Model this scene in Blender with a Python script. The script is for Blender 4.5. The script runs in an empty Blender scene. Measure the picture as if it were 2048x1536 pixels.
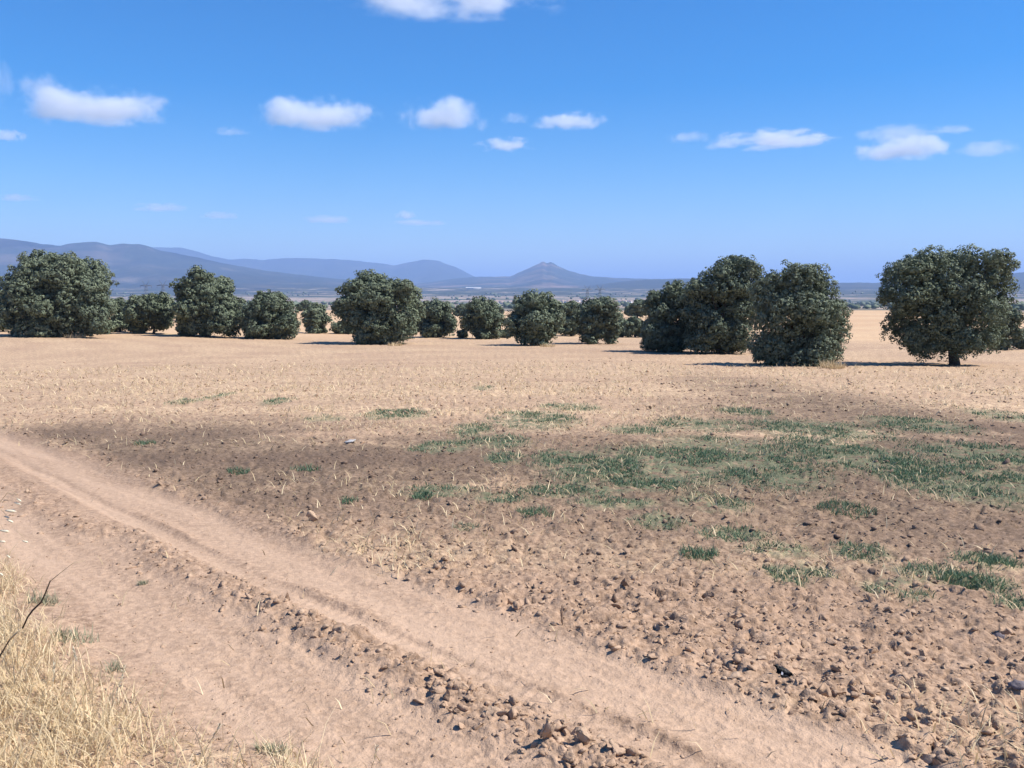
import bpy, math, random
import numpy as np
from mathutils import Vector

rng = np.random.default_rng(7)
R = math.radians
scene = bpy.context.scene
col = scene.collection

# ------------------------------------------------------------------ camera, light, sky, exposure
F = 1773.0                      # focal length in photo pixels (photo 2048 x 1536)
CAMZ = 1.7
PITCH = math.atan(176.0 / F)    # camera tipped a little below the horizon
cam_d = bpy.data.cameras.new('camera'); cam = bpy.data.objects.new('camera', cam_d); col.objects.link(cam)
cam_d.sensor_fit = 'HORIZONTAL'; cam_d.sensor_width = 36.0; cam_d.lens = 36.0 * F / 2048.0
cam_d.clip_start = 0.05; cam_d.clip_end = 200000.0
cam.location = (0, 0, CAMZ); cam.rotation_euler = (math.pi / 2 - PITCH, 0, 0)
scene.camera = cam

SUN_EL, SUN_AZ = R(51.0), R(95.0)          # azimuth clockwise from the view direction (+Y)
sd = Vector((math.sin(SUN_AZ) * math.cos(SUN_EL), math.cos(SUN_AZ) * math.cos(SUN_EL), math.sin(SUN_EL)))
sun_d = bpy.data.lights.new('sun', 'SUN'); sun = bpy.data.objects.new('sun', sun_d); col.objects.link(sun)
sun_d.energy = 4.6; sun_d.angle = R(0.53); sun_d.color = (1.0, 0.95, 0.88)
sun.rotation_euler = sd.to_track_quat('Z', 'Y').to_euler()
sun.location = (60, 20, 90)

world = bpy.data.worlds.new('World'); scene.world = world; world.use_nodes = True
wn = world.node_tree.nodes; wl = world.node_tree.links
wn.clear()
sky = wn.new('ShaderNodeTexSky'); sky.sky_type = 'NISHITA'; sky.sun_disc = False
sky.sun_elevation = SUN_EL; sky.sun_rotation = SUN_AZ
sky.altitude = 600; sky.air_density = 1.0; sky.dust_density = 0.3; sky.ozone_density = 3.0
hs = wn.new('ShaderNodeHueSaturation'); hs.inputs['Saturation'].default_value = 1.60; hs.inputs['Hue'].default_value = 0.506
bg = wn.new('ShaderNodeBackground'); bg.inputs['Strength'].default_value = 0.092
wo = wn.new('ShaderNodeOutputWorld')
wl.new(sky.outputs[0], hs.inputs['Color']); wl.new(hs.outputs[0], bg.inputs['Color']); wl.new(bg.outputs[0], wo.inputs['Surface'])

scene.view_settings.view_transform = 'Standard'; scene.view_settings.look = 'None'
scene.view_settings.exposure = 0.80; scene.view_settings.gamma = 1.0
scene.view_settings.use_curve_mapping = False
scene.cycles.volume_bounces = 3
scene.cycles.max_bounces = 8
scene.cycles.volume_max_steps = 128
scene.cycles.use_denoising = True

# ------------------------------------------------------------------ noise (numpy)
def _hash(ix, iy, seed):
    h = (ix.astype(np.int64) * 374761393 + iy.astype(np.int64) * 668265263 + seed * 974634777) & 0xffffffff
    h = ((h ^ (h >> 13)) * 1274126177) & 0xffffffff
    h = h ^ (h >> 16)
    return (h & 0xffffff) / float(0xffffff)
def vnoise(x, y, seed=0):
    ix = np.floor(x); iy = np.floor(y); fx = x - ix; fy = y - iy
    ux = fx * fx * fx * (fx * (fx * 6 - 15) + 10); uy = fy * fy * fy * (fy * (fy * 6 - 15) + 10)
    a = _hash(ix, iy, seed); b = _hash(ix + 1, iy, seed); c = _hash(ix, iy + 1, seed); d = _hash(ix + 1, iy + 1, seed)
    return (a + (b - a) * ux + (c - a) * uy + (a - b - c + d) * ux * uy) * 2 - 1
def fbm(x, y, oct=4, seed=0, gain=0.5):
    s = np.zeros_like(x, dtype=float); a = 1.0; n = 0.0
    for k in range(oct):
        s += a * vnoise(x, y, seed + k * 17); n += a; a *= gain
        x, y = 1.7 * x + 0.9 * y + 3.1, -0.9 * x + 1.7 * y + 7.7
    return s / n
def worley(x, y, seed=0):
    ix = np.floor(x); iy = np.floor(y); ox = np.zeros(x.shape); best = np.full(x.shape, 9.0); sec = np.full(x.shape, 9.0); idv = np.zeros(x.shape)
    for dx in (-1, 0, 1):
        for dy in (-1, 0, 1):
            cx = ix + dx; cy = iy + dy
            px = cx + _hash(cx, cy, seed); py = cy + _hash(cx, cy, seed + 5)
            d = np.hypot(px - x, py - y); h = _hash(cx, cy, seed + 9); tl = (_hash(cx, cy, seed + 13) - .5) * (x - px) + (_hash(cx, cy, seed + 14) - .5) * (y - py)
            m = d < best
            sec = np.where(m, best, np.minimum(sec, d)); idv = np.where(m, h, idv); best = np.where(m, d, best); ox = np.where(m, tl, ox)
    return best, sec, idv, ox
def sstep(a, b, x):
    t = np.clip((x - a) / (b - a), 0, 1); return t * t * (3 - 2 * t)

# ------------------------------------------------------------------ the lie of the land
PD = np.array([0, 10, 20, 30, 47, 65, 85, 110, 150, 200, 300, 420, 600, 1000, 2000, 3000, 3600, 5000, 7000, 8500, 12000, 20000, 60000], float)
PZ = np.array([0, -.38, -.78, -1.2, -1.9, -2.5, -3.05, -3.5, -3.9, -4.1, -4.2, -5.3, -9, -14, -20, -24, -18, 4, 55, 78, 100, 100, 60], float)
_lt = np.linspace(0, 11.1, 1200); _lz = np.interp(np.exp(_lt) - 1, PD, PZ)
_k = np.exp(-0.5 * (np.arange(-25, 26) / 10.0) ** 2); _k /= _k.sum()
_lz = np.convolve(np.pad(_lz, 25, mode='edge'), _k, mode='valid')
def zbase(x, y):
    x = np.asarray(x, float); y = np.asarray(y, float)
    r = np.hypot(x, y); d = np.where(y > 0, np.sqrt(y * y + 0.35 * x * x), r)
    z = np.interp(np.log1p(d), _lt, _lz)
    z = z + 0.95 * sstep(-12, -60, x) * sstep(25, 75, y) * sstep(700, 200, y)
    z = z + 1.5 * np.exp(-((x - 120) / 55) ** 2 - ((y - 260) / 90) ** 2)
    far = sstep(450, 1200, r)
    z = z + far * (3.0 * fbm(x / 700, y / 700, 3, 3) + sstep(3000, 9000, r) * 22 * fbm(x / 2600, y / 2600, 3, 8))
    return z
def unproject(u, v):
    """photo pixel -> point where that line of sight meets the ground"""
    a = (u - 1024.0) / F; b = (768.0 - v) / F
    d = np.array([a, math.cos(PITCH) + b * math.sin(PITCH), -math.sin(PITCH) + b * math.cos(PITCH)])
    t = 0.5; 
    f = lambda t: CAMZ + d[2] * t - float(zbase(d[0] * t, d[1] * t))
    while f(t) > 0 and t < 4000: t *= 1.02
    lo, hi = t / 1.02, t
    for _ in range(30):
        m = (lo + hi) / 2
        if f(m) > 0: lo = m
        else: hi = m
    return d[0] * hi, d[1] * hi
def ray(u, v, dist):
    """photo pixel -> point at ground distance dist (along +Y) on that line of sight"""
    a = (u - 1024.0) / F; b = (768.0 - v) / F
    d = np.array([a, math.cos(PITCH) + b * math.sin(PITCH), -math.sin(PITCH) + b * math.cos(PITCH)])
    t = dist / d[1]
    return np.array([d[0] * t, dist, CAMZ + d[2] * t])
def poly(pts): return np.array([unproject(u, v) for u, v in pts])
def seg_dist(x, y, P):
    """signed distance (left negative) to polyline P"""
    best = np.full(x.shape, 1e9); sg = np.ones(x.shape)
    for (ax, ay), (bx, by) in zip(P[:-1], P[1:]):
        dx, dy = bx - ax, by - ay; L = dx * dx + dy * dy
        t = np.clip(((x - ax) * dx + (y - ay) * dy) / L, 0, 1)
        d = np.hypot(x - ax - t * dx, y - ay - t * dy); cr = (x - ax) * dy - (y - ay) * dx
        m = d < best; best = np.where(m, d, best); sg = np.where(m, np.where(cr > 0, 1.0, -1.0), sg)
    return best * sg

def extend(P, a=6, b=6):
    P = np.asarray(P); d0 = P[0] - P[1]; d1 = P[-1] - P[-2]
    return np.vstack([P[0] + d0 / np.hypot(*d0) * a, P, P[-1] + d1 / np.hypot(*d1) * b])
# wheel ruts (traced on the ground, running from far left to near right)
RUT_A = extend(poly([(0, 905), (150, 980), (320, 1065), (515, 1155), (610, 1202), (750, 1258), (890, 1314), (1050, 1385), (1250, 1470), (1400, 1534)]), 25)
RUT_B = extend(poly([(0, 880), (200, 965), (420, 1050), (600, 1125), (760, 1185), (900, 1240), (1100, 1312), (1300, 1390), (1500, 1460), (1680, 1530)]), 25)
RUT_C = extend(poly([(0, 1030), (200, 1150), (400, 1285), (600, 1400), (760, 1490), (830, 1534)]), 10)
BERM = extend(poly([(0, 985), (250, 1095), (400, 1160), (644, 1268), (750, 1320), (906, 1390), (1060, 1460), (1180, 1520)]), 10)
EDGE = extend(poly([(0, 862), (180, 915), (330, 982), (480, 1035), (650, 1105), (900, 1190), (1100, 1262), (1300, 1335), (1560, 1410), (1700, 1455), (1850, 1530)]), 25)
VERGE = extend(poly([(0, 1090), (60, 1180), (150, 1290), (270, 1400), (390, 1465), (540, 1530)]), 4, 3)
# damp low strip where the soil is darker and the grass is green
DAMP = [(0, 900, 260, 60), (300, 900, 380, 62), (640, 925, 380, 72), (950, 925, 320, 70), (1250, 940, 340, 78), (1550, 945, 340, 90), (1850, 920, 380, 120), (2050, 900, 330, 140)]
GREEN = [(1130, 918, 60, 18), (1210, 940, 130, 36), (1330, 930, 160, 40), (1450, 900, 140, 30), (1520, 940, 120, 36), (1290, 975, 90, 16),
         (1690, 905, 110, 34), (1760, 930, 110, 30), (1900, 975, 110, 38), (2000, 960, 90, 40), (1960, 910, 120, 26), (890, 893, 56, 14), (1010, 915, 42, 14),
         (945, 860, 42, 14), (1000, 885, 60, 14), (1070, 840, 90, 18), (1270, 860, 60, 10), (1490, 825, 50, 8), (790, 830, 70, 10), (650, 838, 40, 6), (375, 803, 28, 6), (435, 793, 16, 7),
         (555, 803, 28, 7), (1140, 815, 60, 8), (965, 776, 20, 5), (2030, 835, 60, 16), (1830, 850, 90, 16),
         (1420, 1010, 70, 18), (1230, 1010, 90, 12), (1470, 1070, 70, 14), (1560, 1100, 80, 16), (1320, 1045, 60, 14), (1720, 1105, 60, 16),
         (1570, 1148, 40, 12), (1630, 1140, 30, 10), (1790, 1178, 60, 14), (1860, 1150, 80, 12), (1960, 1165, 60, 14), (2040, 1210, 40, 14), (1975, 1125, 60, 12),
         (1200, 985, 60, 10), (1640, 860, 130, 22), (1400, 850, 90, 14), (860, 900, 40, 8), (880, 985, 80, 10), (1000, 1000, 60, 10), (1120, 985, 90, 12)]
def ell_world(E):
    out = []
    for (u, v, a, b) in E:
        c = np.array(unproject(u, v)); sx = np.array(unproject(u + a, v)); sy0 = np.array(unproject(u, v - b)); sy1 = np.array(unproject(u, v + b))
        out.append((c[0], c[1], abs(sx[0] - c[0]), max(0.25, abs(sy0[1] - sy1[1]) / 2)))
    return out
DAMPW, GREENW = ell_world([(u, v, a, b * 1.25) for u, v, a, b in DAMP]), ell_world(GREEN)
def ell_mask(x, y, E, soft=1.0):
    m = np.zeros(x.shape)
    for (cx, cy, a, b) in E:
        d = np.sqrt(((x - cx) / a) ** 2 + ((y - cy) / b) ** 2)
        m = np.maximum(m, sstep(1.0 + 0.35 * soft, 1.0 - 0.5 * soft, d))
    return m

def masks(x, y):
    dA, dB, dC = seg_dist(x, y, RUT_A), seg_dist(x, y, RUT_B), seg_dist(x, y, RUT_C)
    dE, dV, dM = seg_dist(x, y, EDGE), seg_dist(x, y, VERGE), seg_dist(x, y, BERM)
    w = 0.10 * fbm(x * 1.3, y * 1.3, 3, 41)
    tA = np.exp(-((dA + w * .3) / 0.11) ** 4)
    tB = np.exp(-((dB + w * 1.2) / 0.30) ** 6)
    tC = np.exp(-((dC + w * 1.6) / 0.40) ** 6)
    berm = np.exp(-((dM + w) / 0.24) ** 2)
    fieldm = sstep(-0.30, 0.25, -dE + w * 2.0) if False else sstep(-0.12, 0.16, -dE + w * 2.4)
    verge = sstep(-0.15, 0.35, dV + w * 2)
    return dict(dA=dA, dB=dB, tA=tA, tB=tB, tC=tC, berm=berm, field=fieldm, verge=verge)

def micro(x, y, m=None):
    """clods, ruts and berms: centimetres of relief on the lie of the land"""
    m = m or masks(x, y)
    r = np.hypot(x, y)
    smooth = np.maximum.reduce([m['tA'], m['tB'] * .95, m['tC'] * .85])
    rough = np.clip(np.maximum(m['field'], m['berm'] * .9) + 0.32, 0, 1) * (1 - 0.93 * smooth)
    rough = np.where(m['verge'] > .5, 0.35, rough)
    near = sstep(400, 60, r)
    ns = fbm(x * 1.1, y * 1.1, 2, 77)
    xx = x + 0.05 * vnoise(x * 9, y * 9, 3); yy = y + 0.05 * vnoise(x * 9, y * 9, 4)
    b1, s1, i1, t1_ = worley(xx * 5.2, yy * 5.2, 11)
    b2, s2, i2, t2_ = worley(xx * 11.0, yy * 11.0, 21)
    b3, s3, i3, t3_ = worley(xx * 24.0, yy * 24.0, 26)
    h = (0.044 * np.clip(i1 - .35, 0, 1) + .075 * t1_) * np.clip((s1 - b1) * 4.5, 0, 1) * (1 + .8 * ns)
    h += (0.026 * np.clip(i2 - .2, 0, 1) + .05 * t2_) * np.clip((s2 - b2) * 4.5, 0, 1)
    h += (0.014 * np.clip(i3 - .2, 0, 1) + .026 * t3_) * np.clip((s3 - b3) * 4, 0, 1)
    h += 0.026 * fbm(x * 7, y * 7, 4, 31, .6) + 0.03 * fbm(x * .7, y * .7, 2, 37)
    z = .78 * h * rough * near
    z += 0.006 * fbm(x * 14, y * 14, 4, 51, .65) * near
    al = 0.66 * x - 0.75 * y; pe = 0.75 * x + 0.66 * y
    z += 0.007 * fbm(pe * 11, al * 1.3, 3, 57) * near * np.clip(1.2 - m['field'], 0, 1)
    b4, s4, i4, _ = worley(xx * 34.0, yy * 34.0, 63)
    z += 0.012 * np.clip(i4 - .35, 0, 1) * np.clip((s4 - b4) * 2, 0, 1) * near * (1 - .5 * m['tA'])
    z += 0.007 * (np.abs(((al + .35 * np.abs(m['dA'])) / .085) % 1.0 - .5) * 2 - .5) * m['tA'] * (r < 14)
    z += 0.006 * (np.abs(((al - .5 * np.abs(m['dB'])) / .13) % 1.0 - .5) * 2 - .5) * m['tB'] * sstep(.0, .5, fbm(x * .8, y * .8, 2, 99)) * (r < 14)
    z += -0.034 * m['tA'] - 0.032 * m['tB'] - 0.030 * m['tC'] + 0.018 * m['berm'] * near
    z += (0.05 * m['verge'] + 0.05 * fbm(x * 1.2, y * 1.2, 2, 61) * m['verge']) * (r < 12)
    return z
def gz(x, y):
    x = np.atleast_1d(np.asarray(x, float)); y = np.atleast_1d(np.asarray(y, float))
    return zbase(x, y) + micro(x, y)

# ------------------------------------------------------------------ mesh and material helpers
def mesh_np(name, V, faces, mat=None, attrs=None, smooth=False):
    """V (n,3); faces: list of (m,k) index arrays"""
    me = bpy.data.meshes.new(name)
    V = np.ascontiguousarray(V, dtype=np.float32)
    if not isinstance(faces, list): faces = [faces]
    faces = [np.asarray(f, dtype=np.int32) for f in faces if len(f)]
    loops = np.concatenate([f.ravel() for f in faces])
    tot = np.concatenate([np.full(len(f), f.shape[1], np.int32) for f in faces])
    start = np.concatenate([[0], np.cumsum(tot)[:-1]]).astype(np.int32)
    me.vertices.add(len(V)); me.vertices.foreach_set('co', V.ravel())
    me.loops.add(len(loops)); me.loops.foreach_set('vertex_index', loops)
    me.polygons.add(len(tot)); me.polygons.foreach_set('loop_start', start); me.polygons.foreach_set('loop_total', tot)
    if smooth: me.polygons.foreach_set('use_smooth', np.ones(len(tot), dtype=bool))
    for k, a in (attrs or {}).items():
        at = me.attributes.new(k, 'FLOAT_COLOR', 'POINT')
        c = np.ones((len(V), 4), np.float32); a = np.asarray(a, np.float32); c[:, :a.shape[1]] = a
        at.data.foreach_set('color', c.ravel())
    me.update(calc_edges=True)
    if mat: me.materials.append(mat)
    return me
def obj(name, me, parent=None, loc=None):
    o = bpy.data.objects.new(name, me); col.objects.link(o)
    if parent: o.parent = parent
    if loc is not None: o.location = loc
    return o
def tag(o, label=None, cat=None, group=None, kind=None):
    if label: o['label'] = label
    if cat: o['category'] = cat
    if group: o['group'] = group
    if kind: o['kind'] = kind
    return o
class NT:
    def __init__(s, name):
        s.m = bpy.data.materials.new(name); s.m.use_nodes = True; s.t = s.m.node_tree; s.t.nodes.clear()
        s.out = s.t.nodes.new('ShaderNodeOutputMaterial')
    def n(s, kind, **kw):
        nd = s.t.nodes.new('ShaderNode' + kind)
        for k, v in kw.items():
            if k.startswith('i_'): 
                key = k[2:]; nd.inputs[int(key) if key.isdigit() else key.replace('_', ' ')].default_value = v
            else: setattr(nd, k, v)
        return nd
    def l(s, a, b): s.t.links.new(a, b)
    def noise(s, vec, scale, detail=4, rough=.55):
        n = s.n('TexNoise', i_Scale=scale, i_Detail=detail, i_Roughness=rough); s.l(vec, n.inputs['Vector']); return n.outputs['Fac']
    def ramp(s, fac, a, b):
        r = s.n('MapRange', i_1=a, i_2=b, interpolation_type='SMOOTHSTEP'); s.l(fac, r.inputs[0]); return r.outputs[0]
    def mix(s, fac, a, b):
        m = s.n('MixRGB')
        for i, v in ((0, fac), (1, a), (2, b)):
            if isinstance(v, (tuple, float, int)): m.inputs[i].default_value = (*v, 1) if isinstance(v, tuple) else v
            else: s.l(v, m.inputs[i])
        return m.outputs[0]
    def math(s, op, a, b):
        m = s.n('Math', operation=op)
        for i, v in enumerate((a, b)):
            if isinstance(v, (float, int)): m.inputs[i].default_value = v
            else: s.l(v, m.inputs[i])
        return m.outputs[0]
    def bsdf(s, colr, rough=.9, bump=None, bump_d=.01, spec=.15):
        p = s.n('BsdfPrincipled', i_Roughness=rough); p.inputs['Specular IOR Level'].default_value = spec
        if isinstance(colr, tuple): p.inputs['Base Color'].default_value = (*colr, 1)
        else: s.l(colr, p.inputs['Base Color'])
        if bump is not None:
            b = s.n('Bump', i_Distance=bump_d, i_Strength=1.0); s.l(bump, b.inputs['Height']); s.l(b.outputs[0], p.inputs['Normal'])
        s.l(p.outputs[0], s.out.inputs['Surface']); return p

def mat_ground():
    t = NT('soil_ground'); geo = t.n('NewGeometry').outputs['Position']
    a = t.n('Attribute', attribute_name='mA'); sa = t.n('SeparateColor'); t.l(a.outputs['Color'], sa.inputs[0])
    b = t.n('Attribute', attribute_name='mB'); sb = t.n('SeparateColor'); t.l(b.outputs['Color'], sb.inputs[0])
    track, damp, straw = sa.outputs; green, far, gold = sb.outputs
    n1 = t.noise(geo, 1.3, 5); n2 = t.noise(geo, 22, 5, .65); n3 = t.noise(geo, 90, 3)
    soil = t.mix(t.ramp(n2, .3, .7), (.205, .134, .087), (.475, .322, .216))
    soil = t.mix(t.math('MULTIPLY', t.ramp(n1, .35, .7), .4), soil, (.41, .274, .183))
    soil = t.mix(t.math('MULTIPLY', t.ramp(t.noise(geo, 4.5, 4, .7), .52, .72), .45), soil, (.215, .140, .088))
    soil = t.mix(t.math('MULTIPLY', track, .75), soil, (.52, .362, .248))
    soil = t.mix(t.math('MULTIPLY', damp, t.ramp(n1, .05, .42)), soil, t.mix(t.ramp(n2, .3, .7), (.105, .072, .050), (.205, .142, .099)))
    st = t.math('MULTIPLY', straw, t.ramp(t.noise(geo, 5.5, 5, .7), .40, .62))
    soil = t.mix(st, soil, t.mix(n2, (.46, .318, .195), (.70, .52, .325)))
    gr = t.math('MULTIPLY', green, t.ramp(t.noise(geo, 6, 4, .7), .36, .56))
    soil = t.mix(t.math('MULTIPLY', gr, .65), soil, (.100, .142, .080))
    # golden stubble on the far side of the field
    gs = t.mix(t.ramp(t.noise(geo, .06, 4), .35, .65), (.49, .325, .195), (.54, .38, .23))
    gs = t.mix(t.ramp(t.noise(geo, .9, 4, .7), .45, .75), gs, (.44, .295, .19))
    soil = t.mix(gold, soil, gs)
    # the open country of the plain: pale fields, pinkish bare ground, dark scrub and woods
    mp = t.n('Mapping'); t.l(geo, mp.inputs['Vector']); mp.inputs['Scale'].default_value = (1, 1, 0)
    f1 = t.noise(mp.outputs[0], .0012, 6, .6); f2 = t.noise(mp.outputs[0], .0045, 6, .65); f3 = t.noise(mp.outputs[0], .02, 4, .6)
    pl = t.mix(t.ramp(f2, .35, .6), (.26, .195, .155), (.42, .325, .25))
    pl = t.mix(t.ramp(f3, .50, .62), pl, (.10, .105, .065))
    pl = t.mix(t.ramp(f1, .47, .58), pl, (.055, .072, .045))
    pl = t.mix(t.ramp(f2, .66, .72), pl, (.50, .41, .33))
    cc_ = t.n('Attribute', attribute_name='mC'); sc_ = t.n('SeparateColor'); t.l(cc_.outputs['Color'], sc_.inputs[0])
    pl = t.mix(t.math('MULTIPLY', sc_.outputs[0], t.ramp(f2, .66, .45)), pl, (.030, .040, .030))   # woods of the foothills
    c = t.mix(far, soil, pl)
    hb = t.math('ADD', t.math('MULTIPLY', n2, 1.0), t.math('MULTIPLY', n3, .45))
    t.bsdf(c, .95, hb, .012, .08)
    return t.m

# ------------------------------------------------------------------ ground sheet
az = np.concatenate([np.radians(np.arange(-180, -38, 6.0)), np.radians(np.arange(-38, 38.01, 0.12)), np.radians(np.arange(42, 180.1, 6.0))])
rr = [0.3, 0.6, 0.9, 1.2, 1.5, 1.8, 2.1, 2.35]
while rr[-1] < 60000:
    r_ = rr[-1]; rr.append(r_ + max(0.0085, min(r_ * r_ / 1500.0 * 1.15, r_ * 0.045)))
rr = np.array(rr); AZ, RR = np.meshgrid(az, rr)
GX, GY = RR * np.sin(AZ), RR * np.cos(AZ)
gx, gy = GX.ravel(), GY.ravel(); gm = masks(gx, gy)
gzv = zbase(gx, gy) + np.where(np.hypot(gx, gy) < 450, micro(gx, gy, gm), 0)
nr, na = GX.shape
ii, jj = np.meshgrid(np.arange(nr - 1), np.arange(na - 1), indexing='ij')
q = np.stack([ii * na + jj, ii * na + jj + 1, (ii + 1) * na + jj + 1, (ii + 1) * na + jj], -1).reshape(-1, 4)[:, ::-1]
r_ = np.hypot(gx, gy)
def damp_at(x, y): return ell_mask(x, y, DAMPW, 1.4) * sstep(-.3, .5, -seg_dist(x, y, EDGE)) * sstep(.15, .6, .5 + .5 * fbm(x * .45, y * .5, 2, 91) + .45 * fbm(x * 1.6, y * 1.6, 3, 92) + .28)
def green_at(x, y): return ell_mask(x, y, GREENW, 1.0)
def straw_at(x, y):
    s = sstep(9, 22, np.asarray(y)) * .56 + .12 + .5 * green_at(x, y) + .30 * fbm(x * .35, y * .2, 3, 95) + .45 * fbm(x * .10, y * .75, 3, 97) + .16 * np.sin(2 * np.pi * (np.asarray(y) + .14 * np.asarray(x)) / 2.9)
    return np.clip(s, 0, 1)
smoothm = np.maximum.reduce([gm['tA'], gm['tB'], gm['tC']])
near = r_ < 500
mA = np.zeros((len(gx), 3)); mB = np.zeros((len(gx), 3))
al_ = 0.66 * gx - 0.75 * gy; pe_ = 0.75 * gx + 0.66 * gy; mA[:, 0] = np.clip(smoothm * (.7 + .5 * fbm(pe_ * 5, al_ * .5, 3, 71)) + (1 - gm['field']) * .45 * fbm(pe_ * 6, al_ * .45, 3, 72), 0, 1); mA[near, 1] = damp_at(gx[near], gy[near])
mA[near, 2] = straw_at(gx[near], gy[near]) * gm['field'][near] * (1 - .65 * mA[near, 1])
mA[:, 2] = np.maximum(mA[:, 2], gm['verge'] * .9 * (r_ < 15))
mB[near, 0] = green_at(gx[near], gy[near])
mC = np.zeros((len(gx), 3)); mC[:, 0] = sstep(3900, 5600, r_); wob = 25 * fbm(gx / 60, gy / 60, 2, 14)
mB[:, 1] = sstep(520, 700, r_ + wob)
mB[:, 2] = sstep(92, 120, r_ + wob * .4) * (1 - mB[:, 1])
M_GROUND = mat_ground()
ground = obj('ground', mesh_np('ground', np.stack([gx, gy, gzv], 1), q, M_GROUND, {'mA': mA, 'mB': mB, 'mC': mC}, True))
tag(ground, kind='structure')

# ------------------------------------------------------------------ mountains (real ridges, kilometres away)
def mat_hill(name, wood, scrub, rock, rock_amt):
    t = NT(name); geo = t.n('NewGeometry').outputs['Position']
    f1 = t.noise(geo, .0009, 6, .6); f2 = t.noise(geo, .004, 6, .65); f3 = t.noise(geo, .0016, 5, .6)
    c = t.mix(t.ramp(f2, .4, .65), wood, scrub)
    c = t.mix(t.math('MULTIPLY', t.ramp(f1, .50, .66), rock_amt), c, rock)
    c = t.mix(t.math('MULTIPLY', t.ramp(t.math('ADD', f3, t.math('MULTIPLY', f2, .5)), .86, .94), .45 * rock_amt), c, (.28, .225, .18))
    t.bsdf(c, .95); return t.m
WOOD, SCRUB, ROCK = (.016, .025, .024), (.034, .042, .034), (.15, .108, .086)
def ridge(name, prof, D, front, back, mat, seed, amp):
    pu = np.array([p[0] for p in prof], float); pv = np.array([p[1] for p in prof], float)
    u = np.linspace(pu[0], pu[-1], 460); v = np.interp(u, pu, pv)
    k = np.exp(-0.5 * (np.arange(-4, 5) / .8) ** 2); k /= k.sum(); v = np.convolve(np.pad(v, 4, mode='edge'), k, mode='valid')
    a = np.arctan((u - 1024) / F)
    v = v + 0.9 * fbm(u / 16.0, u * 0 + seed, 4, seed + 40) ; top = CAMZ + (592 - v) / F * np.cos(0) * D / 1.0
    s = np.concatenate([np.linspace(-1, 0, 40), np.linspace(0, 1, 9)[1:]])
    A, S = np.meshgrid(a, s); T = np.meshgrid(top, s)[0]
    wander = 0.05 * front * fbm(A * 9, A * 0 + seed, 3, seed)
    Y = D + np.where(S < 0, S * front, S * back) + wander * (1 - np.abs(S))
    X = np.tan(A) * Y
    base = zbase(X, Y) - 25
    prof_s = np.where(S < 0, (1 + S) ** 1.55, (1 - S) ** 1.3)
    topc = CAMZ + (T - CAMZ) * Y / D
    Z = base + (topc - base) * prof_s
    spur = fbm(X / 1000, Y / 1900, 5, seed + 3, .55)
    Z = Z + amp * (topc - base) * spur * (1 - np.abs(S)) ** .5 * np.abs(S) ** .6 * 2
    n0, n1 = X.shape; i, j = np.meshgrid(np.arange(n0 - 1), np.arange(n1 - 1), indexing='ij')
    qq = np.stack([i * n1 + j, i * n1 + j + 1, (i + 1) * n1 + j + 1, (i + 1) * n1 + j], -1).reshape(-1, 4)
    o = obj(name, mesh_np(name, np.stack([X.ravel(), Y.ravel(), Z.ravel()], 1), qq, mat, None, True))
    return tag(o, kind='structure')
M_H1 = mat_hill('hill_wooded', WOOD, SCRUB, ROCK, .5)
M_H2 = mat_hill('hill_far', WOOD, (.034, .040, .030), ROCK, .25)
M_H3 = mat_hill('hill_rocky', WOOD, SCRUB, (.21, .14, .105), 1.0)
ridge('mountain_range', [(-500, 455), (-200, 470), (0, 477), (60, 484), (95, 490), (130, 493), (152, 488), (175, 486), (200, 485), (218, 489), (230, 492), (248, 489), (285, 490), (305, 494), (325, 502), (360, 508), (400, 516), (470, 531), (540, 543), (620, 552), (720, 562), (850, 572), (1000, 584), (1150, 594)], 10500, 4600, 4000, M_H1, 3, .30)
ridge('far_mountain_range', [(-400, 500), (200, 500), (320, 496), (370, 497), (395, 503), (430, 514), (465, 520), (495, 518), (530, 521), (560, 518), (600, 517), (650, 519), (690, 520), (740, 525), (770, 528), (790, 532), (815, 526), (845, 521), (860, 520), (880, 523), (895, 530), (915, 536), (932, 545), (950, 554), (980, 562), (1050, 575), (1150, 585)], 19000, 6000, 5000, M_H2, 13, .2)
ridge('cone_mountain', [(800, 572), (900, 559), (945, 554), (985, 553.5), (1020, 553), (1040, 545), (1058, 537), (1070, 531), (1079, 527), (1086, 523), (1093, 528), (1101, 524.5), (1109, 528.5), (1116, 533), (1135, 541), (1160, 549), (1185, 553), (1230, 556), (1290, 558), (1350, 559), (1420, 560), (1500, 565), (1600, 574), (1700, 584)], 13000, 6000, 4000, M_H3, 23, .22)
ridge('table_ridge', [(1150, 575), (1250, 562), (1320, 558.5), (1340, 557.5), (1420, 558), (1560, 564), (1660, 566), (1700, 565.5), (1750, 566), (1830, 562), (1920, 556), (2000, 549), (2030, 546), (2060, 544), (2300, 538), (2600, 536)], 9000, 3600, 4000, M_H2, 33, .14)

# ------------------------------------------------------------------ air: haze over the whole country, clouds above it
def mat_haze():
    t = NT('haze_air'); v = t.n('VolumePrincipled'); v.inputs['Color'].default_value = (.40, .588, .96, 1); v.inputs['Density'].default_value = 7.0e-5
    v.inputs['Anisotropy'].default_value = 0.0
    t.l(v.outputs[0], t.out.inputs['Volume']); return t.m
def box_mesh(name, lo, hi, mat):
    V = np.array([[x, y, z] for x in (lo[0], hi[0]) for y in (lo[1], hi[1]) for z in (lo[2], hi[2])], float)
    Fq = np.array([[0, 1, 3, 2], [4, 6, 7, 5], [0, 4, 5, 1], [2, 3, 7, 6], [0, 2, 6, 4], [1, 5, 7, 3]])
    return mesh_np(name, V, Fq, mat)
haze = obj('haze', box_mesh('haze', (-61000, -61000, -220), (61000, 61000, 1250), mat_haze()))
tag(haze, kind='stuff')

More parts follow.
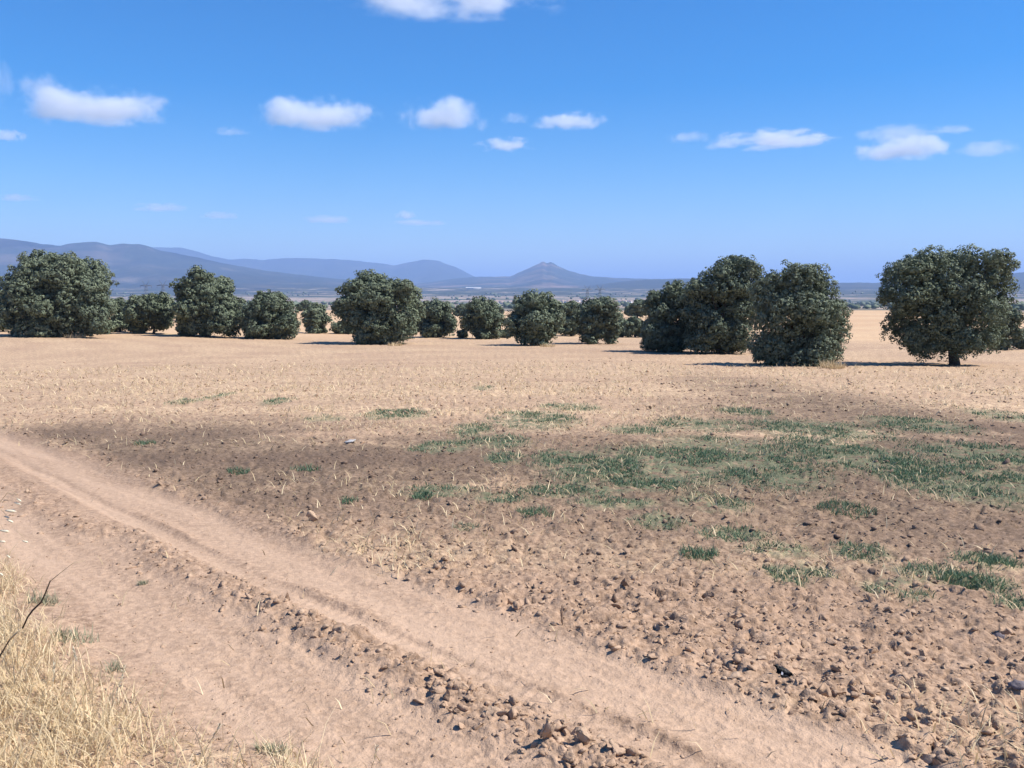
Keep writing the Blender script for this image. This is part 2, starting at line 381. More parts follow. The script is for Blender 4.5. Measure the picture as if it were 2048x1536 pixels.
def mat_cloud(dens, thr):
    t = NT('cloud_vapour'); tc = t.n('TexCoord').outputs['Object']; oi = t.n('ObjectInfo')
    ad = t.n('VectorMath', operation='ADD'); t.l(tc, ad.inputs[0])
    cb = t.n('CombineXYZ')
    for i in range(3): t.l(t.math('MULTIPLY', oi.outputs['Random'], 37.0 + 11 * i), cb.inputs[i])
    sc = t.n('VectorMath', operation='MULTIPLY'); sc.inputs[1].default_value = (1.9, 1.4, .75); t.l(tc, sc.inputs[0])
    t.l(sc.outputs[0], ad.inputs[0]); t.l(cb.outputs[0], ad.inputs[1])
    n = t.noise(ad.outputs[0], 1.35, 7, .62)
    ln = t.n('VectorMath', operation='LENGTH'); t.l(tc, ln.inputs[0])
    body = t.math('SUBTRACT', 1.0, ln.outputs['Value'])
    sep = t.n('SeparateXYZ'); t.l(tc, sep.inputs[0])
    flat = t.ramp(sep.outputs[2], -.55, -.30)
    d = t.math('ADD', t.math('MULTIPLY', body, .75), t.math('MULTIPLY', t.math('SUBTRACT', n, .5), 2.1))
    d = t.ramp(d, thr, thr + .5)
    d = t.math('MULTIPLY', t.math('MULTIPLY', d, t.ramp(body, .0, .25)), flat)
    v = t.n('VolumePrincipled'); v.inputs['Color'].default_value = (1, 1, 1, 1); v.inputs['Anisotropy'].default_value = 0.1
    t.l(t.math('MULTIPLY', d, dens), v.inputs['Density'])
    t.l(v.outputs[0], t.out.inputs['Volume']); return t.m
M_C1, M_C2 = mat_cloud(.0062, .20), mat_cloud(.0020, .10)
def ico(sub):
    import bmesh
    bm = bmesh.new(); bmesh.ops.create_icosphere(bm, subdivisions=sub, radius=1.0)
    V = np.array([v.co[:] for v in bm.verts]); Fc = np.array([[v.index for v in f.verts] for f in bm.faces]); bm.free(); return V, Fc
ICO1, ICO2, ICO3 = ico(1), ico(2), ico(3)
CL_DENSE, CL_THIN = mesh_np('cloud', ICO2[0] * 1.08, ICO2[1], M_C1), mesh_np('cloud_thin', ICO2[0] * 1.08, ICO2[1], M_C2)
CLOUDS = [  # photo pixel, half width, half height, dense?, label
    (900, -20, 255, 58, 1, 'broad white cloud high above the others at the zenith side of the sky'),
    (185, 218, 165, 52, 1, 'long white cloud with trailing right tail above the big rounded oak'),
    (85, 175, 60, 36, 0, 'faint lilac puff rising behind the long white cloud'),
    (-12, 165, 42, 62, 0, 'soft upright cloud scrap beside the faint lilac puff'),
    (12, 272, 44, 20, 1, 'small white puff under the long white cloud'),
    (630, 232, 130, 50, 1, 'white peaked cloud with a flat base above the blue far range'),
    (462, 264, 40, 14, 0, 'tiny pinkish wisp left of the peaked white cloud'),
    (888, 236, 98, 52, 1, 'rounded bright dome shaped cloud, tallest of the middle row'),
    (1030, 238, 32, 18, 0, 'thin slanting wisp between the dome cloud and the flat oval cloud'),
    (1140, 243, 84, 26, 1, 'flat oval white cloud beside the slanting wisp'),
    (1012, 291, 64, 21, 1, 'small wedge shaped cloud below the dome cloud'),
    (1535, 281, 140, 25, 1, 'long thin streak of white cloud above the tall oaks'),
    (1375, 276, 50, 17, 0, 'faint pink smudge of cloud off the end of the thin streak'),
    (1808, 300, 108, 38, 1, 'compact bright cloud with a lilac veil above the right hand oak'),
    (1795, 270, 85, 26, 0, 'lilac veil of cloud on top of the compact bright cloud'),
    (1975, 300, 66, 24, 0, 'scattered faint cloud scraps trailing off the compact bright cloud'),
    (1905, 260, 50, 13, 0, 'thin cloud scrap above the scattered faint scraps'),
    (30, 396, 48, 12, 0, 'low grey cloud strip above the mountain shoulder'),
    (318, 416, 56, 14, 0, 'low flat lilac cloud above the wooded mountain range'),
    (440, 432, 42, 12, 0, 'barely visible broken wisp low over the mountains'),
    (655, 440, 52, 13, 0, 'low pale cloud over the saddle of the far range'),
    (811, 431, 24, 15, 1, 'tiny bright round puff above the far range'),
    (840, 446, 60, 8, 0, 'thin grey line of cloud under the tiny bright puff'),
]
for (u, v, a, b, dense, lab) in CLOUDS:
    tanel = (592 - v) / F
    dist = 2150.0 / max(tanel, .06)
    c = ray(u, v, dist)
    o = obj('cloud', CL_DENSE if dense else CL_THIN, None, c)
    k = dist / F * 1.12
    o.scale = (a * k, a * k * .7, b * k * .82)
    tag(o, lab, 'cloud', 'fair weather clouds')

# ------------------------------------------------------------------ holm oaks
def mat_leaf():
    t = NT('oak_leaf'); a = t.n('Attribute', attribute_name='tint'); geo = t.n('NewGeometry').outputs['Position']
    sp = t.n('SeparateColor'); t.l(a.outputs['Color'], sp.inputs[0])
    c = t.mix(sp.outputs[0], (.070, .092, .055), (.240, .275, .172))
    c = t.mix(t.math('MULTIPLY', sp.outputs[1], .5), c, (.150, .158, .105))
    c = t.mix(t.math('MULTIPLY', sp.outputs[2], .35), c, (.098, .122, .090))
    d = t.n('BsdfPrincipled', i_Roughness=.7); d.inputs['Specular IOR Level'].default_value = .15; t.l(c, d.inputs['Base Color'])
    tr = t.n('BsdfTranslucent'); t.l(c, tr.inputs['Color'])
    mx = t.n('MixShader', i_0=.07); t.l(d.outputs[0], mx.inputs[1]); t.l(tr.outputs[0], mx.inputs[2]); t.l(mx.outputs[0], t.out.inputs['Surface'])
    return t.m
def mat_bark():
    t = NT('oak_bark'); geo = t.n('TexCoord').outputs['Object']
    n = t.noise(geo, 9, 5, .7)
    t.bsdf(t.mix(n, (.035, .028, .022), (.13, .105, .085)), .95, n, .03); return t.m
M_LEAF, M_BARK = mat_leaf(), mat_bark()

def unit(v): return v / np.maximum(np.linalg.norm(v, axis=-1, keepdims=True), 1e-9)
def crown_mesh(name, C, Rd, clump, leaf, per, g, droop=0.0, tint0=0.0, density=1.0):
    """leafy crown: many small clumps of leaf-sized faces set over the lobes C (centres) / Rd (radii)"""
    SC, SR = [], []
    for i in range(len(C)):
        k = int(g.integers(9, 13)); d = unit(g.normal(size=(k, 3)) + np.array([0, -.25, .15])); p = C[i] + d * Rd[i] * g.uniform(.70, .92, (k, 1))
        ok = p[:, 2] > .25
        for j in range(len(C)):
            if j != i: ok &= (((p - C[j]) / Rd[j]) ** 2).sum(1) > .38
        rs = Rd[i].mean() * g.uniform(.24, .54, k)
        SC.append(p[ok]); SR.append(np.stack([rs * 1.08, rs * 1.08, rs * .88], 1)[ok])
    C = np.vstack([C] + SC); Rd = np.vstack([Rd * .62] + SR)
    cc, nn = [], []
    for i in range(len(C)):
        a, b, c = Rd[i]; area = 4 * math.pi * ((a * b) ** 1.6 / 3 + (a * c) ** 1.6 / 3 + (b * c) ** 1.6 / 3) ** (1 / 1.6)
        k = int(area / (clump * clump * 1.8) * density) + 3
        d = unit(g.normal(size=(k, 3))); p = C[i] + d * Rd[i] * np.where(g.uniform(0, 1, (k, 1)) < .12, g.uniform(1.05, 1.38, (k, 1)), g.uniform(.78, 1.06, (k, 1)))
        keep = np.ones(k, bool)
        for j in range(len(C)):
            if j != i: keep &= (((p - C[j]) / Rd[j]) ** 2).sum(1) > .62
        keep &= p[:, 2] > .12
        cc.append(p[keep]); nn.append(unit(d[keep] / Rd[i]))
    cc = np.concatenate(cc); nn = np.concatenate(nn); K = len(cc)
    if droop > 0:   # hanging sprays under the skirts
        low = np.where(nn[:, 2] < .15)[0]; s = g.choice(low, size=int(len(low) * droop)) if len(low) else np.zeros(0, int)
        ext = cc[s] + np.stack([g.normal(0, .1, len(s)), g.normal(0, .1, len(s)), -g.uniform(.3, 1.0, len(s)) * clump * 1.6], 1)
        ok = ext[:, 2] > .1; cc = np.vstack([cc, ext[ok]]); nn = np.vstack([nn, nn[s][ok]]); K = len(cc)
    rc = clump * g.uniform(.55, 1.25, K); tint = np.clip(g.normal(.45, .16, K) + tint0 + .12 * nn[:, 2], 0, 1); old = np.clip(g.normal(.15, .2, K), 0, 1)  # up-facing clumps get a lighter tint, painting in sunlit tops
    idx = np.repeat(np.arange(K), per); N = len(idx)
    d = unit(g.normal(size=(N, 3)) + .75 * nn[idx] + np.array([0, 0, .25]))
    rad = g.uniform(.55, 1.10, (N, 1)) ** .5
    P = cc[idx] + d * rc[idx][:, None] * rad * np.array([1.05, 1.05, .85])
    nrm = unit(d + .20 * g.normal(size=(N, 3)) + .15 * nn[idx])
    # sparse inner leaves that close the crown, tinted darker as painted inner shade
    vol = (Rd.prod(1)); w = vol / vol.sum(); M = int(min(K * 3, 4000))
    bi = g.choice(len(C), size=M, p=w); dd = unit(g.normal(size=(M, 3)))
    Pi = C[bi] + dd * Rd[bi] * (g.uniform(.2, .72, (M, 1)))
    ok = Pi[:, 2] > .1; Pi = Pi[ok]; ni = unit(dd[ok] + .4 * g.normal(size=(len(Pi), 3)))
    P = np.vstack([P, Pi]); nrm = np.vstack([nrm, ni])
    sz = np.concatenate([leaf * g.uniform(.65, 1.35, N), np.full(len(Pi), leaf * 2.6)])
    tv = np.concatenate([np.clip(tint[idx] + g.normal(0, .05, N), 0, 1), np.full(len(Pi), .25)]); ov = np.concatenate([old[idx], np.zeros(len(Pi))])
    t1 = unit(np.cross(nrm, g.normal(size=nrm.shape))); t2 = np.cross(nrm, t1)
    s = sz[:, None]
    V = np.stack([P + t1 * s * .5, P + t2 * s * .30, P - t1 * s * .5, P - t2 * s * .30], 1).reshape(-1, 3)
    V[:, 2] = np.maximum(V[:, 2], .02)
    Q = np.arange(len(V)).reshape(-1, 4)
    hue = np.full_like(tv, g.uniform(0, 1)); tin = np.repeat(np.stack([tv, ov, hue], 1), 4, axis=0)
    return mesh_np(name, V, Q, M_LEAF, {'tint': tin})
def tube(P, Rr, seg=8):
    P = np.asarray(P, float); V = []; n = len(P)
    for i in range(n):
        t = P[min(i + 1, n - 1)] - P[max(i - 1, 0)]; t = t / np.linalg.norm(t)
        a = np.cross(t, [0.3, 0.9, 0.1]); a /= np.linalg.norm(a); b = np.cross(t, a)
        for k in range(seg):
            th = 2 * math.pi * k / seg; V.append(P[i] + Rr[i] * (1 + .12 * math.sin(3 * th + i)) * (math.cos(th) * a + math.sin(th) * b))
    Q = [[i * seg + k, i * seg + (k + 1) % seg, (i + 1) * seg + (k + 1) % seg, (i + 1) * seg + k] for i in range(n - 1) for k in range(seg)]
    V.append(P[0]); V.append(P[-1])
    T = [[n * seg, (k + 1) % seg, k] for k in range(seg)] + [[n * seg + 1, (n - 1) * seg + k, (n - 1) * seg + (k + 1) % seg] for k in range(seg)]
    return np.array(V), np.array(Q), np.array(T)
def join_tubes(tubes):
    V, Q, T, o = [], [], [], 0
    for v, q_, t_ in tubes: V.append(v); Q.append(q_ + o); T.append(t_ + o); o += len(v)
    return np.concatenate(V), [np.concatenate(Q), np.concatenate(T)]
def oak(name, label, cat, group, base, blobs, seed, px_leaf=2.0, per=46, clump_px=15, droop=.10, tint0=0.0, trunk=None, dist=None, dep=0.9, density=1.0):
    """base = photo pixel of the foot; blobs = lobes of the crown outline as photo pixels (u, v, ru, rv)"""
    g = np.random.default_rng(seed)
    bx, by = unproject(*base) if dist is None else (ray(base[0], base[1], dist)[0], dist)
    bz = float(zbase(bx, by)); k = by / F
    C, Rd = [], []
    wtot = max(b[0] + b[2] for b in blobs) - min(b[0] - b[2] for b in blobs)
    for (u, v, ru, rv) in blobs:
        room = max(0, wtot * .5 * dep - ru)
        C.append(((u - base[0]) * k, g.uniform(-.55, .45) * room * k, (base[1] - v) * k)); Rd.append((ru * k * .90, max(ru, rv * .8) * k * .90, rv * k * .90))
    C, Rd = np.array(C), np.array(Rd)
    # lobes on the far side so the crown is as deep as it is wide
    nb = min(len(blobs), max(2, len(blobs) // 2))
    for i in g.choice(len(blobs), nb, replace=False):
        c = C[i].copy(); c[1] = abs(c[1]) + .35 * wtot * k * dep; c[0] *= .7; C = np.vstack([C, c]); Rd = np.vstack([Rd, Rd[i] * .9])
    e = bpy.data.objects.new(name, None); col.objects.link(e); e.location = (bx, by, bz); e.empty_display_size = .5
    clump = clump_px * k * .62; per = int(per * .35); leaf = max(.085, px_leaf * 2.2 * k)
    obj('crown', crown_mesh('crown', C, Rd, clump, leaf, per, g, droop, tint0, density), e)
    top = C[:, 2].max(); H = (C[:, 2] + Rd[:, 2]).max()
    tr = trunk or max(.12, H * .035)
    fork = min(H * .35, max(.5, H * .28))
    tubes = [tube([(0, 0, -.25), (.02, 0, .0), (.04 * H * g.normal() * .3, 0, fork * .5), (0.05 * g.normal(), 0, fork), (.1 * g.normal(), .1 * g.normal(), fork * 1.5)], [tr * 1.5, tr * 1.25, tr, tr * .95, tr * .6])]
    for i in range(min(len(blobs), 7)):
        c = C[i]
        if c[2] < fork: continue
        mid = np.array([c[0] * .45, c[1] * .45, fork + (c[2] - fork) * .45]) + g.normal(0, .12, 3)
        tubes.append(tube([(0, 0, fork * .9), mid, c], [tr * .55, tr * .35, tr * .12], 6))
    V, Fc = join_tubes(tubes)
    obj('trunk', mesh_np('trunk', V, Fc, M_BARK, None, True), e)
    tag(e, label, cat, group); return e
OAKG = 'holm oaks in the field'
# --- the big oaks
oak('holm_oak', 'tall broad oak with a bare trunk showing below its ragged skirt, apart from the rest', 'tree', OAKG, (1910, 731),
    [(1830, 550, 62, 38), (1790, 578, 42, 42), (1880, 540, 60, 34), (1940, 534, 58, 34), (1962, 518, 36, 18), (1995, 555, 34, 44), (1900, 580, 80, 45), (1850, 610, 60, 45), (1815, 640, 32, 40), (1930, 620, 60, 45), (1975, 615, 40, 50), (1880, 665, 60, 38), (1830, 680, 28, 32), (1920, 680, 44, 26), (1955, 680, 22, 28), (2000, 535, 24, 14), (1760, 590, 14, 14), (1856, 695, 30, 12), (1985, 648, 26, 36), (1968, 680, 20, 18), (1826, 668, 26, 30)], 101, per=44, clump_px=14, droop=.3, trunk=.23, dep=.8)
oak('holm_oak', 'bright green rounded oak with foliage down to the ground and straw at its foot', 'tree', OAKG, (1600, 731),
    [(1595, 578, 66, 46), (1548, 595, 44, 44), (1645, 598, 44, 46), (1600, 640, 78, 50), (1545, 650, 42, 50), (1650, 650, 36, 48), (1600, 690, 82, 42), (1540, 695, 38, 36), (1655, 695, 30, 36), (1620, 560, 36, 26), (1585, 550, 22, 16), (1670, 655, 18, 30), (1530, 570, 22, 20), (1600, 713, 72, 20), (1540, 716, 32, 17), (1656, 716, 28, 16)], 102, per=46, clump_px=14, tint0=.15, dep=.95)
oak('holm_oak', 'tall dark oak with the highest crown, behind the bright green rounded oak', 'tree', OAKG, (1440, 708),
    [(1480, 545, 36, 32), (1450, 570, 50, 40), (1415, 580, 46, 34), (1400, 610, 42, 50), (1460, 620, 62, 56), (1440, 665, 62, 42), (1410, 680, 40, 26), (1500, 600, 30, 60), (1475, 530, 24, 17), (1500, 560, 20, 26), (1455, 690, 40, 16)], 103, per=44, clump_px=12, tint0=-.1, dep=.9)
oak('holm_oak', 'lower oak leaning into the tall dark oak, with a leafy bush skirt', 'tree', OAKG, (1335, 704),
    [(1345, 590, 32, 22), (1330, 615, 36, 30), (1360, 625, 44, 44), (1320, 660, 38, 26), (1335, 682, 46, 22), (1375, 670, 36, 34), (1308, 600, 14, 18), (1306, 640, 16, 20)], 104, per=40, clump_px=11, dep=.9)
oak('holm_oak', 'big rounded oak with a wide even dome, standing under the wooded mountain range', 'tree', OAKG, (112, 674),
    [(110, 548, 62, 37), (55, 570, 50, 36), (160, 570, 52, 38), (200, 590, 28, 28), (30, 590, 26, 34), (110, 600, 86, 46), (60, 635, 42, 36), (120, 645, 62, 28), (180, 620, 42, 34), (75, 655, 40, 20), (150, 655, 40, 18), (85, 530, 40, 20), (145, 535, 40, 20), (205, 640, 24, 28)], 105, per=42, clump_px=11, tint0=.05)
oak('holm_oak', 'large twin topped oak with a dense low skirt of brush, under the far range', 'tree', OAKG, (760, 688),
    [(742, 568, 34, 24), (800, 585, 38, 26), (712, 590, 30, 28), (760, 605, 66, 36), (820, 610, 24, 36), (700, 620, 24, 30), (745, 640, 52, 34), (800, 645, 38, 34), (735, 672, 22, 17), (775, 670, 34, 20), (712, 650, 22, 14)], 106, per=44, clump_px=11)
oak('holm_oak', 'upright oak with a narrow top, right of the pylons', 'tree', OAKG, (415, 674),
    [(400, 556, 34, 19), (390, 580, 38, 26), (430, 580, 32, 28), (445, 610, 36, 30), (400, 615, 46, 26), (455, 640, 34, 34), (420, 645, 30, 22), (370, 600, 20, 18)], 107, per=42, clump_px=10, dep=.9)
oak('holm_oak', 'compact dark conical oak beside the upright narrow topped oak', 'tree', OAKG, (542, 678),
    [(532, 603, 26, 20), (545, 625, 46, 26), (515, 640, 26, 30), (570, 645, 26, 24), (540, 660, 48, 18), (500, 630, 16, 24), (508, 665, 20, 14)], 108, per=40, clump_px=10, tint0=-.1)
oak('holm_oak', 'oak like a heap of lit bushy tiers, directly below the cone shaped mountain', 'tree', OAKG, (1070, 691),
    [(1068, 606, 34, 20), (1050, 622, 30, 22), (1095, 625, 32, 28), (1070, 645, 54, 28), (1040, 650, 28, 22), (1075, 672, 34, 19), (1070, 683, 34, 10), (1108, 645, 18, 24)], 109, per=40, clump_px=10, tint0=.12)
oak('holm_oak', 'broad grey green oak hanging low, next to the oak of lit bushy tiers', 'tree', OAKG, (968, 678),
    [(965, 618, 32, 17), (985, 635, 26, 26), (945, 640, 19, 28), (968, 650, 34, 22), (975, 668, 26, 13)], 110, per=38, clump_px=10, tint0=-.12)
oak('holm_oak', 'squat two headed oak in front of the white town', 'tree', OAKG, (1190, 688),
    [(1200, 615, 32, 18), (1172, 635, 26, 22), (1215, 640, 28, 28), (1185, 655, 32, 24), (1205, 672, 26, 15), (1175, 678, 17, 11), (1228, 660, 16, 22)], 111, per=38, clump_px=10)
oak('holm_oak', 'low wide oak tucked behind the large twin topped oak', 'tree', OAKG, (865, 675),
    [(870, 622, 32, 18), (850, 640, 24, 30), (885, 640, 24, 26), (868, 660, 30, 14), (900, 645, 11, 18)], 112, per=36, clump_px=9)
oak('holm_oak', 'feathery oak on a thin leaning stem between the big dome and the upright oak', 'tree', OAKG, (307, 668),
    [(285, 604, 22, 14), (318, 606, 22, 17), (300, 622, 44, 17), (330, 632, 18, 18), (275, 635, 18, 20), (318, 648, 18, 10), (275, 655, 16, 11), (340, 625, 12, 14)], 113, per=36, clump_px=9, droop=.5, trunk=.14)
oak('holm_oak', 'dark oak mass behind the squat two headed oak', 'tree', OAKG, (1142, 672),
    [(1140, 618, 22, 15), (1145, 640, 24, 26), (1138, 660, 22, 12)], 114, per=32, clump_px=9, tint0=-.1)
oak('holm_oak', 'small lone oak in the gap of golden stubble', 'tree', OAKG, (632, 667),
    [(630, 622, 18, 12), (618, 635, 12, 13), (640, 635, 16, 13), (630, 642, 22, 9), (630, 660, 17, 7)], 115, per=30, clump_px=7, droop=.4)
oak('holm_oak', 'oak of thin branches half hidden by the tall broad oak', 'tree', OAKG, (2012, 701),
    [(2010, 630, 30, 20), (2020, 655, 24, 24), (2000, 655, 20, 24), (2005, 690, 16, 11)], 116, per=26, clump_px=10, droop=.6, tint0=-.15, density=.8)
oak('holm_oak', 'oak peeping out behind the shoulder of the big rounded oak', 'tree', OAKG, (6, 664),
    [(5, 615, 26, 17), (-12, 635, 26, 26), (12, 640, 20, 22)], 117, per=30, clump_px=9)
oak('holm_oak', 'rounded oak filling the gap behind the bushes of the big dome', 'tree', OAKG, (240, 664),
    [(235, 615, 22, 17), (250, 630, 20, 20), (238, 648, 26, 17)], 118, per=34, clump_px=9, tint0=.05)
oak('holm_oak', 'small oak on the stubble rise, left of the leaning oak', 'tree', OAKG, (1275, 636),
    [(1280, 613, 18, 12), (1265, 620, 14, 12), (1285, 624, 15, 10)], 119, per=28, clump_px=6, tint0=-.05)
oak('holm_oak', 'dark round oak far off on the field crest, beside the small lone oak', 'tree', OAKG, (608, 619),
    [(612, 608, 12, 8), (602, 609, 7, 8)], 120, per=24, clump_px=4, dist=300, tint0=-.2)
oak('holm_oak', 'tiny oak on the field crest touching the twin topped oak', 'tree', OAKG, (674, 617),
    [(674, 609, 9, 6)], 121, per=24, clump_px=4, dist=320, tint0=-.2)
oak('holm_oak', 'dark hipped oak on the field crest behind the low wide oak', 'tree', OAKG, (926, 621),
    [(928, 608, 14, 10), (916, 613, 11, 7), (936, 612, 10, 8)], 122, per=24, clump_px=4, dist=260, tint0=-.25)
oak('holm_oak', 'pair of small crowns on the crest behind the grey green oak', 'tree', OAKG, (990, 618),
    [(984, 606, 14, 8), (998, 611, 12, 7)], 123, per=24, clump_px=4, dist=270, tint0=-.2)
# --- bushes
BG = 'oak bushes among the trees'
def bush(label, base, blobs, seed, **kw):
    return oak('oak_bush', label, 'bush', BG, base, blobs, seed, per=kw.pop('per', 34), clump_px=kw.pop('clump_px', 8), **kw)
bush('leafy bush at the right foot of the big rounded oak', (188, 668), [(185, 640, 28, 20), (170, 655, 24, 14), (205, 655, 22, 14)], 201)
bush('pale green bush at the foot of the upright oak', (385, 673), [(375, 645, 24, 20), (400, 655, 26, 17), (365, 660, 15, 12)], 202, tint0=.25)
bush('low grey bush on the stubble beside the twin topped oak', (690, 668), [(685, 655, 20, 10), (700, 660, 14, 7)], 203, clump_px=6)
bush('brownish brush heap in front of the twin topped oak', (742, 689), [(738, 672, 24, 16), (765, 678, 20, 11), (725, 680, 14, 8)], 204, tint0=.2)
bush('bush on the stubble between the squat oak and the leaning oak', (1270, 675), [(1268, 650, 18, 14), (1280, 660, 17, 13), (1258, 664, 10, 9)], 205)
bush('leafy bush below the leaning oak', (1322, 704), [(1315, 662, 30, 22), (1345, 668, 26, 22), (1322, 686, 36, 17)], 206, tint0=.12, clump_px=9)
bush('dark bush at the frame side behind the tall broad oak', (2044, 699), [(2046, 682, 14, 16), (2060, 676, 18, 18)], 207, clump_px=8, tint0=-.1)
bush('small bush under the thin branched oak', (2005, 700), [(2003, 688, 16, 11), (1992, 694, 10, 6)], 208, clump_px=7)
bush('low bush between the grey green oak and its neighbour', (1010, 676), [(1008, 668, 9, 7), (1016, 671, 7, 5)], 209, clump_px=5)
bush('small olive bush left of the grey green oak', (925, 676), [(925, 668, 9, 7)], 210, clump_px=5, tint0=.2)
bush('sapling clump behind the squat oak', (1245, 674), [(1243, 655, 12, 18), (1232, 664, 12, 10)], 211, clump_px=7)

# ------------------------------------------------------------------ small far things: town, shed, pylons, scrub of the plain
def mat_plain(name, c, rough=.8, var=.12, scale=3.0):
    t = NT(name); geo = t.n('TexCoord').outputs['Object']; n = t.noise(geo, scale, 4, .6)
    a = tuple(max(0, v * (1 - var)) for v in c); b = tuple(min(1, v * (1 + var)) for v in c)
    t.bsdf(t.mix(n, a, b), rough, n, .01); return t.m
M_WHITE, M_CREAM, M_TILE, M_STEEL = mat_plain('lime_wash', (.74, .71, .66)), mat_plain('cream_render', (.60, .50, .40)), mat_plain('roof_tile', (.36, .26, .21)), mat_plain('galvanised_steel', (.18, .19, .20), .5)
HOUSES = []
for wi, (w, d, h) in enumerate([(9, 8, 5), (13, 9, 6), (17, 10, 4.5), (8, 8, 7.5)]):
    for mi, mw in enumerate((M_WHITE, M_CREAM)):
        V = [(-w / 2, -d / 2, -3), (w / 2, -d / 2, -3), (w / 2, d / 2, -3), (-w / 2, d / 2, -3), (-w / 2, -d / 2, h), (w / 2, -d / 2, h), (w / 2, d / 2, h), (-w / 2, d / 2, h), (-w / 2, 0, h + 1.9), (w / 2, 0, h + 1.9)]
        wall = mesh_np('wall', V, [np.array([[0, 1, 5, 4], [1, 2, 6, 5], [2, 3, 7, 6], [3, 0, 4, 7]]), np.array([[4, 8, 7], [5, 6, 9]])], mw)
        e = .5
        RV = [(-w / 2 - e, -d / 2 - e, h - .25), (w / 2 + e, -d / 2 - e, h - .25), (w / 2 + e, 0, h + 2.1), (-w / 2 - e, 0, h + 2.1), (w / 2 + e, d / 2 + e, h - .25), (-w / 2 - e, d / 2 + e, h - .25)]
        RV2 = RV + [(a, b, c - .2) for a, b, c in RV]
        roof = mesh_np('roof', RV2, np.array([[0, 1, 2, 3], [3, 2, 4, 5], [9, 8, 7, 6], [11, 10, 8, 9], [0, 6, 7, 1], [4, 10, 11, 5], [1, 7, 8, 2], [2, 8, 10, 4], [3, 9, 6, 0], [5, 11, 9, 3]]), M_TILE)
        HOUSES.append((wall, roof, ('small', 'broad', 'long low', 'tall narrow')[wi], mw is M_WHITE))
g = np.random.default_rng(55)
spots = [(g.uniform(1098, 1178), g.uniform(2500, 3500)) for _ in range(30)] + [(g.uniform(1178, 1310), g.uniform(2500, 3400)) for _ in range(34)] + [(g.uniform(985, 1020), g.uniform(2700, 3300)) for _ in range(6)]
for (u, dist) in spots:
    wall, roof, form, white = HOUSES[int(g.integers(len(HOUSES)))]
    x = (u - 1024) / F * dist
    e = bpy.data.objects.new('house', None); col.objects.link(e); e.location = (x, dist, float(zbase(x, dist)) + .5); e.rotation_euler = (0, 0, g.uniform(-.7, .7)); e.scale = (1.0,) * 3
    obj('wall', wall, e); obj('roof', roof, e)
    if white: tag(e, form + ' white house with a tiled roof in the town on the plain', 'house', form + ' white houses of the distant town')
    else: tag(e, form + ' cream coloured house with a tiled roof in the town on the plain', 'house', form + ' cream houses of the distant town')
# long white shed on the slope
M_PALE = mat_plain('weathered_white_sheet', (.52, .51, .49))
p = ray(947, 577, 6900); p[2] = float(zbase(p[0], p[1]))
e = bpy.data.objects.new('shed', None); col.objects.link(e); e.location = p
V = [(-58, -20, -8), (58, -20, -8), (58, 20, -8), (-58, 20, -8), (-58, -20, 9), (58, -20, 9), (58, 20, 9), (-58, 20, 9), (-58, 0, 14), (58, 0, 14)]
obj('wall', mesh_np('wall', V, [np.array([[0, 1, 5, 4], [1, 2, 6, 5], [2, 3, 7, 6], [3, 0, 4, 7]]), np.array([[4, 8, 7], [5, 6, 9]])], M_PALE), e)
RV = [(-60, -21.5, 8.9), (60, -21.5, 8.9), (60, 0, 14.3), (-60, 0, 14.3), (60, 21.5, 8.9), (-60, 21.5, 8.9)]
obj('roof', mesh_np('roof', RV, np.array([[0, 1, 2, 3], [3, 2, 4, 5]]), M_PALE), e)
tag(e, 'long white shed alone on the hazy slope below the far range', 'shed')
# pylons
def pylon_mesh(H=36.0):
    tb = []
    def bar(a, b, r=.22): tb.append(tube([a, b], [r, r], 4))
    def w(z): return 3.0 * (1 - z / H) + .7
    zs = [0, 7, 13, 18.5, 23.5, 28, H - 4]
    for sx in (-1, 1):
        for sy in (-1, 1):
            for z0, z1 in zip(zs[:-1], zs[1:]): bar((sx * w(z0), sy * w(z0), z0), (sx * w(z1), sy * w(z1), z1), .2)
    for z0, z1 in zip(zs[:-1], zs[1:]):
        for s in (-1, 1):
            bar((-w(z0), s * w(z0), z0), (w(z1), s * w(z1), z1), .12); bar((w(z0), s * w(z0), z0), (-w(z1), s * w(z1), z1), .12)
            bar((s * w(z0), -w(z0), z0), (s * w(z1), w(z1), z1), .12)
    za = H - 5
    for s in (-1, 1):
        bar((0, 0, za), (s * 9, 0, za), .32); bar((0, 0, za + 1.6), (s * 9, 0, za), .2); bar((s * 1, 0, za + 1), (s * 5.5, 0, H + 2.2), .26)
    return join_tubes(tb)
PV, PF = pylon_mesh(); PM = mesh_np('lattice_tower', PV, PF, M_STEEL)
INS = mesh_np('insulator', *[(lambda a: (a[0], a[1]))(join_tubes([tube([(x, 0, 31), (x, 0, 28.2)], [.16, .16], 5)])) for x in (0,)][0], M_STEEL)
for i, (u, dist, lab) in enumerate([(1174, 1500, 'thin grey power pylon above the squat two headed oak, left of its twin'), (1199, 1460, 'thin grey power pylon above the squat two headed oak, right of its twin'),
                                    (296, 1250, 'faint power pylon rising over the feathery oak, on the dome oak side'), (330, 1200, 'faint power pylon rising over the feathery oak, on the upright oak side')]):
    x = (u - 1024) / F * dist
    e = bpy.data.objects.new('power_pylon', None); col.objects.link(e); e.location = (x, dist, float(zbase(x, dist)) - .5); e.rotation_euler = (0, 0, .25 if i < 2 else -.15)
    obj('lattice_tower', PM, e)
    for xx in (-8.5, 8.5, 0): obj('insulator', INS, e, (xx, 0, 0))
    tag(e, lab, 'pylon', 'power pylons on the plain')
